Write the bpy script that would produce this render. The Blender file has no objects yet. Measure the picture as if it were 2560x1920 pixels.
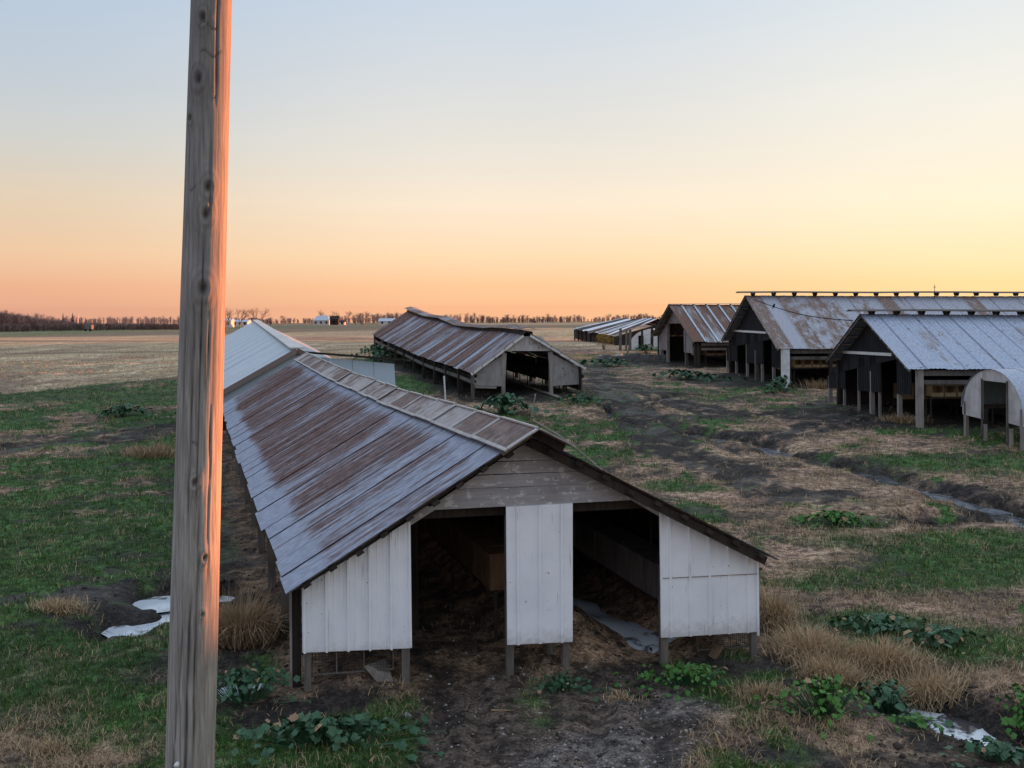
import bpy, math, random
import numpy as np
from mathutils import Vector

sc = bpy.context.scene
COL = sc.collection
R = math.radians
random.seed(7)
rng = np.random.default_rng(11)

# ------------------------------------------------------------------ camera
F, CX, CY, H, ROLL = 2450.0, 1280.0, 765.0, 4.8, R(.35)
cam = bpy.data.cameras.new('camera')
cam_o = bpy.data.objects.new('camera', cam)
COL.objects.link(cam_o)
sc.camera = cam_o
cam.sensor_width = 36
cam.lens = F / 2560 * 36
cam.shift_y = -(960 - CY) / 2560
cam.clip_start = .1
cam.clip_end = 12000
cam_o.location = (0, 0, H)
cam_o.rotation_euler = (R(90), ROLL, 0)

# ------------------------------------------------------------------ sky and sun
SUN_AZ, SUN_EL = R(58), R(1.15)          # azimuth clockwise from +Y
S = Vector((math.sin(SUN_AZ) * math.cos(SUN_EL), math.cos(SUN_AZ) * math.cos(SUN_EL), math.sin(SUN_EL)))


def lin(c):
    return [((v / 255) / 12.92 if v / 255 <= .04045 else ((v / 255 + .055) / 1.055) ** 2.4) for v in c]


world = bpy.data.worlds.new('World')
sc.world = world
world.use_nodes = True
wn = world.node_tree
wl = wn.links.new
bg = wn.nodes['Background']
tc = wn.nodes.new('ShaderNodeTexCoord')
sep = wn.nodes.new('ShaderNodeSeparateXYZ')
wl(tc.outputs['Generated'], sep.inputs[0])


def wmath(op, a, b=None, clamp=False):
    n = wn.nodes.new('ShaderNodeMath')
    n.operation = op
    n.use_clamp = clamp
    for i, v in enumerate((a, b)):
        if v is None:
            continue
        if isinstance(v, (int, float)):
            n.inputs[i].default_value = v
        else:
            wl(v, n.inputs[i])
    return n.outputs[0]


elev = wmath('DIVIDE', wmath('ARCSINE', sep.outputs[2]), math.pi / 2)         # 0 horizon .. 1 zenith
elev = wmath('POWER', wmath('MAXIMUM', elev, 0.0), .5)                       # more room near the horizon
horiz = wmath('SQRT', wmath('ADD', wmath('MULTIPLY', sep.outputs[0], sep.outputs[0]), wmath('MULTIPLY', sep.outputs[1], sep.outputs[1])))
cosaz = wmath('DIVIDE', wmath('ADD', wmath('MULTIPLY', sep.outputs[0], math.sin(SUN_AZ)), wmath('MULTIPLY', sep.outputs[1], math.cos(SUN_AZ))), wmath('MAXIMUM', horiz, 1e-4))
azd = wmath('DIVIDE', wmath('ARCCOSINE', cosaz), math.pi)                     # 0 at the sun .. 1 opposite


def wramp(stops):
    n = wn.nodes.new('ShaderNodeValToRGB')
    wl(elev, n.inputs[0])
    el = n.color_ramp.elements
    while len(el) < len(stops):
        el.new(.5)
    for e, (deg, c) in zip(el, stops):
        e.position = math.sqrt(max(deg, 0) / 90)
        e.color = (*lin(c), 1)
    return n.outputs[0]


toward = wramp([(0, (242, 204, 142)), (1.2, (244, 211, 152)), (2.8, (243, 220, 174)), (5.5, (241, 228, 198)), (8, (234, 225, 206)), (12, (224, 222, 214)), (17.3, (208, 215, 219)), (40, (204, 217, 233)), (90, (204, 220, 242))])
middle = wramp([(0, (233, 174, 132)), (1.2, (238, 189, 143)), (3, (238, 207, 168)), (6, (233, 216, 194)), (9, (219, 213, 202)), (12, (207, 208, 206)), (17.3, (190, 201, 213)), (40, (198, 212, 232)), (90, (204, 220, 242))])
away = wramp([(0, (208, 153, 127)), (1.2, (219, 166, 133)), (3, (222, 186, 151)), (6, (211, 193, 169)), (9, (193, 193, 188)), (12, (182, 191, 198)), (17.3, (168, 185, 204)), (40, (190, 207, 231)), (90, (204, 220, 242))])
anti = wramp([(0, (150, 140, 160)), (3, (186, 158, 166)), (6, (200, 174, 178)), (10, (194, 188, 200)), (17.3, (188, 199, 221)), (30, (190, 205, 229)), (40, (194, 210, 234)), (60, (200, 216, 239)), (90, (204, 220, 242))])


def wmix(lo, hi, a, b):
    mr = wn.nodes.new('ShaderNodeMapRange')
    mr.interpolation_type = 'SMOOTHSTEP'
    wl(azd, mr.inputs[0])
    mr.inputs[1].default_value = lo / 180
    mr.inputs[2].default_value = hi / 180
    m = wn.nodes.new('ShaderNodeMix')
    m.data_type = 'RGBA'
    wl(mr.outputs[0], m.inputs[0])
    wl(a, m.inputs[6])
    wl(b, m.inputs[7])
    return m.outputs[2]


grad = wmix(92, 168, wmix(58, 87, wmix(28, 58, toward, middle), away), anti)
# faint streaks of high haze
hm = wn.nodes.new('ShaderNodeMapping')
hm.inputs['Scale'].default_value = (1.2, 1.2, 7)
wl(tc.outputs['Generated'], hm.inputs[0])
hn = wn.nodes.new('ShaderNodeTexNoise')
hn.inputs['Scale'].default_value = 2.2
hn.inputs['Detail'].default_value = 4
wl(hm.outputs[0], hn.inputs['Vector'])
hr = wn.nodes.new('ShaderNodeMapRange')
hr.inputs[3].default_value = .965
hr.inputs[4].default_value = 1.035
wl(hn.outputs[0], hr.inputs[0])
hx = wn.nodes.new('ShaderNodeMix')
hx.data_type = 'RGBA'
hx.blend_type = 'MULTIPLY'
hx.inputs[0].default_value = 1
wl(grad, hx.inputs[6])
wl(hr.outputs[0], hx.inputs[7])
grad = hx.outputs[2]
sky = wn.nodes.new('ShaderNodeTexSky')
sky.sky_type = 'NISHITA'
sky.sun_disc = False
sky.sun_elevation = SUN_EL
sky.sun_rotation = SUN_AZ
sky.dust_density = 1.5
add = wn.nodes.new('ShaderNodeMix')
add.data_type = 'RGBA'
add.blend_type = 'ADD'
add.inputs[0].default_value = .002
wl(grad, add.inputs[6])
wl(sky.outputs[0], add.inputs[7])
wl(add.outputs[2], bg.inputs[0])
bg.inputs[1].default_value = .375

sun = bpy.data.lights.new('sun', 'SUN')
sun.energy = 5.0
sun.angle = R(.6)
sun.color = (1.0, .28, .095)
sun_o = bpy.data.objects.new('sun', sun)
COL.objects.link(sun_o)
sun_o.rotation_euler = S.to_track_quat('Z', 'Y').to_euler()
sun_o.location = S * 200

sc.view_settings.view_transform = 'Standard'
sc.view_settings.look = 'None'
sc.view_settings.exposure = 1.68
sc.view_settings.gamma = 1
sc.cycles.use_denoising = True
sc.cycles.max_bounces = 6

# ------------------------------------------------------------------ noise and terrain


def _h(ix, iy, seed):
    n = (ix.astype(np.int64) * 374761393 + iy.astype(np.int64) * 668265263 + seed * 1274126177) & 0xffffffff
    n = ((n ^ (n >> 13)) * 1274126177) & 0xffffffff
    return ((n ^ (n >> 16)) & 0xffff) / 65535.0


def vn(x, y, seed=0):
    x = np.asarray(x, float)
    y = np.asarray(y, float)
    ix, iy = np.floor(x), np.floor(y)
    fx, fy = x - ix, y - iy
    fx = fx * fx * (3 - 2 * fx)
    fy = fy * fy * (3 - 2 * fy)
    a, b = _h(ix, iy, seed), _h(ix + 1, iy, seed)
    c, d = _h(ix, iy + 1, seed), _h(ix + 1, iy + 1, seed)
    return a + (b - a) * fx + (c - a) * fy + (a - b - c + d) * fx * fy


def fbm(x, y, seed=0, o=4):
    s, a, t = 0, .5, 0
    for i in range(o):
        s = s + a * vn(x * 2 ** i, y * 2 ** i, seed + i * 17)
        t += a
        a *= .5
    return s / t


def sst(a, b, x):
    t = np.clip((x - a) / (b - a), 0, 1)
    return t * t * (3 - 2 * t)


PY = [-50, 0, 28, 45, 60, 78, 100, 150, 200, 300, 350, 600, 1000, 2000, 5000, 9000]
PZ = [0, 0, .03, .22, .42, .45, .35, .15, -.6, -2.7, -3.8, -6.5, -12, -29, -75, -140]


def hb(x, y):
    x = np.asarray(x, float)
    y = np.asarray(y, float)
    z = np.interp(y, PY, PZ)
    z = z + .8 * np.exp(-((x + 7) / 9) ** 2 - ((y - 68) / 13) ** 2)
    z = z + .8 * np.sin(x * .021 + y * .03) * sst(95, 170, y) * sst(1200, 500, y)
    z = z + .3 * np.exp(-((x - 3) / 5) ** 2 - ((y - 48) / 7) ** 2)
    z = z + .25 * np.exp(-((x + 10) / 9) ** 2 - ((y - 48) / 14) ** 2)
    return z


def ray(u, v):
    dx, dy = u - CX, v - CY
    c, s = math.cos(ROLL), math.sin(ROLL)
    return (dx * c + dy * s) / F, -(-dx * s + dy * c) / F


def at(u, v, Y):
    """point seen in the photograph at (u, v), at depth Y"""
    a, b = ray(u, v)
    return Vector((a * Y, Y, H + b * Y))


def ga(u, v):
    """ground point seen at (u, v)"""
    a, b = ray(u, v)
    Y = 20.0
    for i in range(60):
        z = float(hb(a * Y, Y))
        Y = .5 * Y + .5 * min((H - z) / max(-b, 1e-4), 6000)
    return Vector((a * Y, Y, float(hb(a * Y, Y))))


def K(u, v):                                    # the same for a photograph 2212 wide
    return ga(u * 1.15732, v * 1.15732)


# water courses and pools: (points, half width, depth)
W_STREAM = [K(1322, 893), K(1345, 900), K(1375, 917)]
WATER = [
    ('stream', [K(1308, 880), K(1316, 893), K(1330, 903), K(1352, 910), K(1374, 918)], .15, .3),
    ('brook', [K(1498, 930), K(1540, 940), K(1640, 962), K(1700, 982), K(1780, 1000), K(1870, 1020), K(1960, 1046), K(2030, 1062), K(2085, 1082), K(2130, 1100), K(2180, 1112), K(2260, 1135)], .46, .3),
    ('backwater', [K(1985, 1131), K(2060, 1130), K(2130, 1122), K(2200, 1116)], .34, .3),
    ('ditch_water', [K(1985, 1525), K(2040, 1545), K(2110, 1568), K(2180, 1588), K(2260, 1615)], .5, .3),
    ('pool', [K(300, 1316), K(345, 1306), K(400, 1290)], .46, .36),
    ('pool', [K(315, 1262), K(360, 1257), K(410, 1252)], .27, .3),
    ('pool', [K(462, 1252), K(484, 1256)], .12, .3),
    ('pool', [K(462, 1478), K(490, 1462), K(515, 1440)], .22, .3),
    ('trickle', [K(1395, 868), K(1425, 862), K(1460, 856)], .25, .3),
]


def pdist(x, y, pts):
    d = np.full(np.shape(x), 1e9)
    for p, q in zip(pts[:-1], pts[1:]):
        vx, vy = q[0] - p[0], q[1] - p[1]
        t = np.clip(((x - p[0]) * vx + (y - p[1]) * vy) / (vx * vx + vy * vy + 1e-9), 0, 1)
        d = np.minimum(d, np.hypot(x - p[0] - t * vx, y - p[1] - t * vy))
    return d


# front shed frame (needed by the terrain for its floor)
FA = R(11)                                      # gable plane direction
FG = Vector((math.cos(FA), math.sin(FA), 0))
FP = Vector((.3, 12.8, 0))
FN = Vector((math.sin(FA), -math.cos(FA), 0))   # outward normal of the gable


def onp(u, v, P=FP, N=FN):
    """point on the vertical plane through P with normal N"""
    a, b = ray(u, v)
    Y = (P.x * N.x + P.y * N.y) / (a * N.x + N.y)
    return Vector((a * Y, Y, H + b * Y))


RIDGE_N = onp(1332, 1070)
AX = R(18.3)
FD = Vector((-math.sin(AX), math.cos(AX), 0))   # long axis of the front shed
FL = 25.0


def local_front(x, y):
    dx, dy = x - RIDGE_N.x, y - RIDGE_N.y
    s = dx * FD.x + dy * FD.y
    u = dx * FD.y - dy * FD.x
    return s, u                                 # along the shed, to its right


RUTS = [([K(938, 1425), K(950, 1530), K(930, 1600), K(900, 1720)], .16), ([K(1005, 1440), K(1030, 1560), K(1050, 1720)], .16), ([K(1262, 1470), K(1285, 1525), K(1265, 1600), K(1250, 1720)], .15), ([K(1335, 1470), K(1385, 1530), K(1420, 1620), K(1440, 1720)], .16),
        ([K(1395, 905), K(1560, 908), K(1700, 898), K(1795, 868)], .28), ([K(1500, 938), K(1650, 945), K(1760, 928), K(1880, 890)], .28), ([K(1440, 950), K(1640, 958), K(1790, 940), K(1910, 902)], .28), ([K(1400, 878), K(1560, 868), K(1690, 850)], .25),
        ([K(1300, 840), K(1370, 905), K(1440, 950), K(1520, 1000), K(1600, 1030)], .3), ([K(1345, 850), K(1420, 905), K(1500, 945), K(1600, 985)], .3), ([K(0, 948), K(140, 935), K(370, 908)], .3)]


def ht(x, y):
    """finished ground height with relief"""
    x = np.asarray(x, float)
    y = np.asarray(y, float)
    z = hb(x, y)
    near = np.clip(1 - (y - 60) / 80, 0, 1)
    s, u = local_front(x, y)
    near = near * (1 - .75 * np.exp(-((s + .3) / 1.6) ** 2) * sst(4.6, 3.6, np.abs(u)))
    z = z + near * ((fbm(x * .35, y * .35, 3) - .5) * .16 + (fbm(x * 1.7, y * 1.7, 5, 3) - .5) * .13 + (fbm(x * 5.1, y * 4.3, 6, 2) - .5) * .022)
    z = z - .06 * np.exp(-((s + .2) / 1.2) ** 2) * sst(4.4, 3.4, np.abs(u))
    ins = sst(-.5, 1.2, s) * sst(FL + 1, FL - 1, s)
    z = z + ins * (.42 * np.exp(-((u - .75) / .6) ** 2) + .3 * np.exp(-((u + 2.2) / .5) ** 2) + .3 * np.exp(-((u - 2.6) / .45) ** 2)) * (.75 + .5 * fbm(x * 2.2, y * 2.2, 9, 3))
    for pts, w in RUTS:
        d = pdist(x, y, pts) + (fbm(x * 2.1, y * 2.1, 25, 2) - .5) * w
        z = z - .065 * np.exp(-(d / w) ** 2) + .018 * np.exp(-((d - 2.0 * w) / (.7 * w)) ** 2)
    wob = (fbm(x * 1.1, y * 1.1, 21, 3) - .5) + .45 * (fbm(x * 4.2, y * 3.4, 23, 3) - .5)
    for n, pts, w, dep in WATER:
        d = pdist(x, y, pts) + wob * w * 2.2
        z = z - dep * 1.6 * np.exp(-(d / (w * 1.25)) ** 2)
    return z



# ------------------------------------------------------------------ materials


class NT:
    def __init__(self, name):
        self.m = bpy.data.materials.new(name)
        self.m.use_nodes = True
        self.t = self.m.node_tree
        self.b = self.t.nodes['Principled BSDF']

    def n(self, typ, **kw):
        n = self.t.nodes.new('ShaderNode' + typ)
        for k, v in kw.items():
            if hasattr(n, k) and not k.startswith('_'):
                setattr(n, k, v)
        return n

    def put(self, n, i, v):
        s = n.inputs[i]
        if isinstance(v, bpy.types.NodeSocket):
            self.t.links.new(v, s)
        elif isinstance(v, (tuple, list)) and s.type == 'RGBA' and len(v) == 3:
            s.default_value = (*v, 1)
        else:
            s.default_value = v

    def coord(self, kind='Object', scale=(1, 1, 1), rot=(0, 0, 0), src=None):
        if src is None:
            src = self.n('TexCoord').outputs[kind] if kind != 'World' else self.n('NewGeometry').outputs['Position']
        mp = self.n('Mapping')
        self.put(mp, 0, src)
        mp.inputs['Scale'].default_value = scale
        mp.inputs['Rotation'].default_value = rot
        return mp.outputs[0]

    def noise(self, co, scale=5, detail=4, rough=.55, dist=0, rand=False):
        n = self.n('TexNoise')
        if rand:
            n.noise_dimensions = '4D'
            oi = self.n('ObjectInfo')
            self.put(n, 'W', self.math('MULTIPLY', oi.outputs['Random'], 40.0))
        self.put(n, 'Vector', co)
        self.put(n, 'Scale', scale)
        self.put(n, 'Detail', detail)
        self.put(n, 'Roughness', rough)
        self.put(n, 'Distortion', dist)
        return n.outputs[0]

    def math(self, op, a, b=0.0, clamp=False):
        n = self.n('Math', operation=op)
        n.use_clamp = clamp
        self.put(n, 0, a)
        self.put(n, 1, b)
        return n.outputs[0]

    def step(self, v, lo, hi, a=0.0, b=1.0):
        n = self.n('MapRange')
        n.interpolation_type = 'SMOOTHSTEP'
        for i, q in enumerate((v, lo, hi, a, b)):
            self.put(n, i, q)
        return n.outputs[0]

    def mix(self, f, a, b, mode='MIX'):
        n = self.n('Mix')
        n.data_type = 'RGBA'
        n.blend_type = mode
        self.put(n, 0, f)
        self.put(n, 6, a)
        self.put(n, 7, b)
        return n.outputs[2]

    def bump(self, h, strength=.3, dist=.02):
        n = self.n('Bump')
        self.put(n, 'Strength', strength)
        self.put(n, 'Distance', dist)
        self.put(n, 'Height', h)
        self.t.links.new(n.outputs[0], self.b.inputs['Normal'])

    def out(self, color=None, rough=None, metal=None, spec=None):
        for k, v in (('Base Color', color), ('Roughness', rough), ('Metallic', metal), ('Specular IOR Level', spec)):
            if v is not None:
                self.put(self.b, k, v)
        return self.m


def mat_wood(name, a, b, streak=(1, 1, .08), scale=22, dark=(.02, .017, .014), paint=0, bump=.4):
    t = NT(name)
    co = t.coord('Object', streak)
    n1 = t.noise(co, scale, 5, .6, .3, rand=True)
    n2 = t.noise(t.coord('Object'), 1.7, 3, rand=True)
    c = t.mix(t.step(n1, .3, .7), a, b)
    c = t.mix(t.step(n2, .45, .75, 0, .55), c, dark)
    oi = t.n('ObjectInfo')
    c = t.mix(t.math('MULTIPLY', oi.outputs['Random'], .28), c, dark)
    if paint:
        n3 = t.noise(t.coord('World', (1, 1, 1.8)), 6.5, 6, .75)
        c = t.mix(t.step(n3, .64 - paint, .68 - paint), c, (.55, .56, .55))
    t.bump(n1, bump, .01)
    return t.out(c, .92, 0, .12)


def mat_plain(name, c, rough=.8, var=.25, scale=3, metal=0, spec=.4):
    t = NT(name)
    n = t.noise(t.coord('World'), scale, 5)
    col = t.mix(t.step(n, .3, .7), tuple(v * (1 - var) for v in c), tuple(min(1, v * (1 + var)) for v in c))
    return t.out(col, rough, metal, spec)


def mat_roof(name, galv, rust, lo, hi, fade=None, streak=(5.5, .42), big=.35, rough=.42, metal=.35, bias=None, sheet=.25, nails=False, front=False, wf=.62):
    """corrugated iron: streaked rust; UV = metres along the ridge / metres down the slope"""
    t = NT(name)
    uv = t.n('TexCoord').outputs['UV']
    fine = t.noise(t.coord(scale=(streak[0], streak[1], 1), src=uv), 1.6, 8, .68, .35)
    bign = t.noise(t.coord(scale=(big, big * .45, 1), src=uv), 1.3, 3, .5)
    oi = t.n('ObjectInfo')
    v = t.math('ADD', t.math('MULTIPLY', fine, wf), t.math('MULTIPLY', bign, 1.17 - wf))
    v = t.math('ADD', v, t.math('MULTIPLY', t.math('SUBTRACT', oi.outputs['Random'], .5), sheet))
    if fade:                                    # eaves weather clean: distance down the slope
        sx = t.n('SeparateXYZ')
        t.put(sx, 0, uv)
        v = t.math('SUBTRACT', v, t.step(t.math('ADD', sx.outputs[1], t.math('MULTIPLY', fine, 1.7)), fade[0], fade[1], 0, .5))
        v = t.math('SUBTRACT', v, t.step(sx.outputs[1], fade[3], fade[2], 0, .3))
    if front:                                   # the sheets at the open end are newer
        v = t.math('SUBTRACT', v, t.step(t.math('ADD', sx.outputs[0], t.math('MULTIPLY', bign, 5.0)), 10, 3.5, 0, .06))
    m = t.step(v, lo, hi)
    spk = t.noise(t.coord(scale=(3, 1.2, 1), src=uv), 5, 4, .6)
    g = t.mix(t.step(spk, .35, .7), tuple(x * .82 for x in galv), tuple(min(1, x * 1.15) for x in galv))
    r2 = t.mix(t.step(spk, .3, .7), tuple(x * .65 for x in rust), tuple(x * 1.5 for x in rust))
    c = t.mix(m, g, r2)
    if nails:
        dn = t.noise(t.coord(scale=(2.6, 1.1, 1), src=uv), 2.2, 2, .5)
        c = t.mix(t.step(dn, .66, .7, 0, .7), c, tuple(x * .8 for x in rust))
    t.bump(spk, .12, .004)
    return t.out(c, t.step(m, 0, 1, rough, .85), t.step(m, 0, 1, metal, 0), .4)


M = {}
M['roof_front'] = mat_roof('roof_front', (.30, .325, .39), (.135, .085, .075), .44, .60, fade=(3.75, 4.5, .1, .9), streak=(7.5, .30), big=.30, sheet=.08, front=True, wf=.84)
M['roof_mid'] = mat_roof('roof_mid', (.30, .32, .37), (.14, .085, .072), .45, .62, streak=(4, .4), big=.26, sheet=.22)
M['roof_c'] = mat_roof('roof_c', (.36, .36, .38), (.15, .085, .062), .40, .58, streak=(3, .35), big=.5, sheet=.15)
M['roof_d'] = mat_roof('roof_d', (.36, .37, .42), (.19, .135, .108), .50, .72, streak=(2.6, 1.5), big=2.2, sheet=.34, metal=.2, wf=.55)
M['roof_e'] = mat_roof('roof_e', (.37, .425, .53), (.22, .155, .125), .62, .80, streak=(3, .5), big=.45, sheet=.12, nails=True)
M['roof_far'] = mat_roof('roof_far', (.70, .73, .80), (.06, .045, .04), .58, .62, streak=(2.2, .1), big=.2, sheet=.5)
M['pale_roof'] = mat_plain('pale_roof', (.38, .455, .51), .5, .05, .8, .05)
M['white_tin'] = None
M['grey_ply'] = mat_wood('grey_ply', (.25, .24, .235), (.36, .345, .335), (1, 1, .3), 7, (.13, .12, .115))
M['pale_ply'] = mat_wood('pale_ply', (.42, .41, .40), (.56, .55, .54), (1, 1, .3), 7, (.26, .24, .23))
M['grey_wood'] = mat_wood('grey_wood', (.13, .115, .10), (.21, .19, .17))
M['pale_wood'] = mat_wood('pale_wood', (.26, .235, .21), (.36, .33, .30), dark=(.12, .10, .09))
M['gable_wood'] = mat_wood('gable_wood', (.34, .335, .345), (.48, .47, .48), (.1, .1, 1.4), 14, (.16, .15, .15), .085)
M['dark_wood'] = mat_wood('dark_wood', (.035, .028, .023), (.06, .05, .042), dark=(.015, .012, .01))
M['brown_wood'] = mat_wood('brown_wood', (.13, .08, .05), (.20, .13, .08), dark=(.05, .03, .02))
M['tan_wood'] = mat_wood('tan_wood', (.30, .20, .10), (.38, .27, .15), dark=(.14, .09, .05))
M['black_tin'] = mat_wood('black_tin', (.020, .021, .024), (.034, .036, .039), (1, 1, .1), 12, (.012, .012, .013))
M['cap_metal'] = mat_roof('cap_metal', (.34, .31, .30), (.15, .105, .09), .40, .62, streak=(1.5, 1.5), big=.8, sheet=.3, rough=.6, metal=.1)
M['cap_lip'] = mat_plain('cap_lip', (.36, .34, .33), .6, .2, 4)
M['galv'] = mat_plain('galv', (.42, .46, .52), .4, .15, 6, .5)
M['white_paint'] = mat_plain('white_paint', (.66, .66, .65), .6, .12, 5)
M['blue_grey'] = mat_plain('blue_grey', (.40, .47, .52), .4, .12, 9)
M['black'] = mat_plain('black', (.012, .012, .013), 1, .3, 5, 0, .02)
M['earth'] = mat_plain('earth', (.035, .026, .021), .95, .4, 6)


def mat_white_tin():
    t = NT('white_tin')
    w = t.coord('World')
    n = t.noise(w, 2.1, 5, .6)
    st = t.noise(t.coord('World', (9, 9, .7)), 1.5, 4, .6)
    c = t.mix(t.step(n, .35, .7), (.86, .895, .935), (.78, .815, .86))
    c = t.mix(t.step(st, .60, .78, 0, .28), c, (.45, .43, .40))
    zz = t.n('SeparateXYZ')
    t.put(zz, 0, w)
    spl = t.math('SUBTRACT', zz.outputs[2], t.math('MULTIPLY', t.noise(w, 11, 5, .7), .55))
    c = t.mix(t.step(spl, .34, .05, 0, .4), c, (.25, .20, .16))
    run = t.noise(t.coord('World', (14, 14, .9)), 1.3, 3, .5)
    c = t.mix(t.step(run, .66, .73, 0, .5), c, (.30, .20, .14))
    sp = t.noise(w, 21, 3, .5)
    c = t.mix(t.step(sp, .735, .76), c, (.16, .13, .11))
    return t.out(c, .42, 0, .4)


M['white_tin'] = mat_white_tin()


def mat_pole():
    t = NT('pole_wood')
    co = t.coord('Object', (1, 1, .045))
    n1 = t.noise(co, 60, 6, .65, .4)
    n2 = t.noise(t.coord('Object', (1, 1, .25)), 5, 5, .6)
    c = t.mix(t.step(n1, .3, .72), (.19, .18, .165), (.40, .385, .355))
    c = t.mix(t.step(n2, .42, .75, 0, .5), c, (.15, .135, .12))
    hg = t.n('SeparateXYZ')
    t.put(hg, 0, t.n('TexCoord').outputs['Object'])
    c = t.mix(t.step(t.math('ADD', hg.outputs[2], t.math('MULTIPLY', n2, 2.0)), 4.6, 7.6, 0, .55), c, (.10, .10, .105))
    cr = t.n('Attribute', attribute_name='crack')
    c = t.mix(cr.outputs['Fac'], c, (.035, .03, .026))
    t.bump(n1, .5, .008)
    return t.out(c, .85, 0, .3)


def mat_ground():
    t = NT('ground_soil')
    a = t.n('Attribute', attribute_name='gcol')
    wet = t.n('Attribute', attribute_name='wet')
    w = t.coord('World')
    n1 = t.noise(w, 5.5, 6, .68)
    n2 = t.noise(w, 26, 4, .7)
    n3 = t.noise(t.coord('World', (.6, 1, 1)), .8, 4, .6)
    k = t.math('MULTIPLY', t.step(n1, .36, .64, .36, 1.6), t.step(n2, .36, .64, .5, 1.5))
    k = t.math('MULTIPLY', k, t.step(n3, .3, .7, .8, 1.2))
    comb = t.n('CombineXYZ')
    for i in range(3):
        t.put(comb, i, k)
    c = t.mix(1.0, a.outputs['Color'], comb.outputs[0], 'MULTIPLY')
    t.bump(t.math('ADD', t.math('MULTIPLY', n1, 1.0), t.math('MULTIPLY', n2, .35)), .8, .08)
    return t.out(c, t.step(wet.outputs['Fac'], .1, 1.0, .95, .28), 0, .3)


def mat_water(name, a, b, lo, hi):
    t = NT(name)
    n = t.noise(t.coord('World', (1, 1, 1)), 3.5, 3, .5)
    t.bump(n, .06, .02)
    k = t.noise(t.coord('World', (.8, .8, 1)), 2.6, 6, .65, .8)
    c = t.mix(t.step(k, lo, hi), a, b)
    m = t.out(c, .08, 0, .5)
    t.b.inputs['IOR'].default_value = 1.33
    return m


def mat_leafy(name, a, b, rough=.55, trans=.25):
    t = NT(name)
    at_ = t.n('Attribute', attribute_name='tint')
    oi = t.n('ObjectInfo')
    v = t.math('ADD', at_.outputs['Fac'], t.math('MULTIPLY', oi.outputs['Random'], .35))
    c = t.mix(t.math('MINIMUM', v, 1.0), a, b)
    m = t.out(c, rough, 0, .3)
    return m


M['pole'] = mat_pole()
M['ground'] = mat_ground()
M['water'] = mat_water('muddy_sheen_water', (.05, .05, .052), (.20, .215, .24), .4, .6)  # muddy water; grey-blue sky reflection is painted into the base colour
M['pale_sheen'] = mat_water('pale_sheen_water', (.12, .125, .13), (.56, .60, .64), .38, .48)  # pale base colour stands in for bright sky reflection
M['streaky'] = mat_water('streaky_water', (.05, .05, .052), (.62, .66, .70), .46, .58)  # pale streaks are sky reflection painted as colour
M['grass'] = mat_leafy('grass', (.025, .07, .012), (.085, .17, .03))
M['straw'] = mat_leafy('straw', (.24, .16, .09), (.56, .41, .24), .8)
M['leaf'] = mat_leafy('leaf', (.03, .085, .04), (.075, .17, .08), .45)
M['leaf_bright'] = mat_leafy('leaf_bright', (.045, .14, .02), (.10, .24, .035), .5)
M['twig'] = mat_plain('twig', (.21, .145, .125), .9, .3, .3)
M['twig_far'] = mat_plain('twig_far', (.36, .25, .22), .9, .3, .05)  # lightened: distance haze is put into the base colour
M['conifer'] = mat_plain('conifer', (.035, .04, .03), .9, .3, .4)
M['yellow_leaf'] = mat_leafy('yellow_leaf', (.20, .12, .02), (.42, .28, .05), .7)
M['stone'] = mat_plain('stone', (.30, .29, .28), .9, .3, 9)
M['rubble'] = mat_plain('rubble', (.13, .125, .12), .9, .35, 4)
M['cream'] = mat_plain('cream', (.55, .53, .5), .8, .1, .2)

# ------------------------------------------------------------------ mesh helpers


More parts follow.
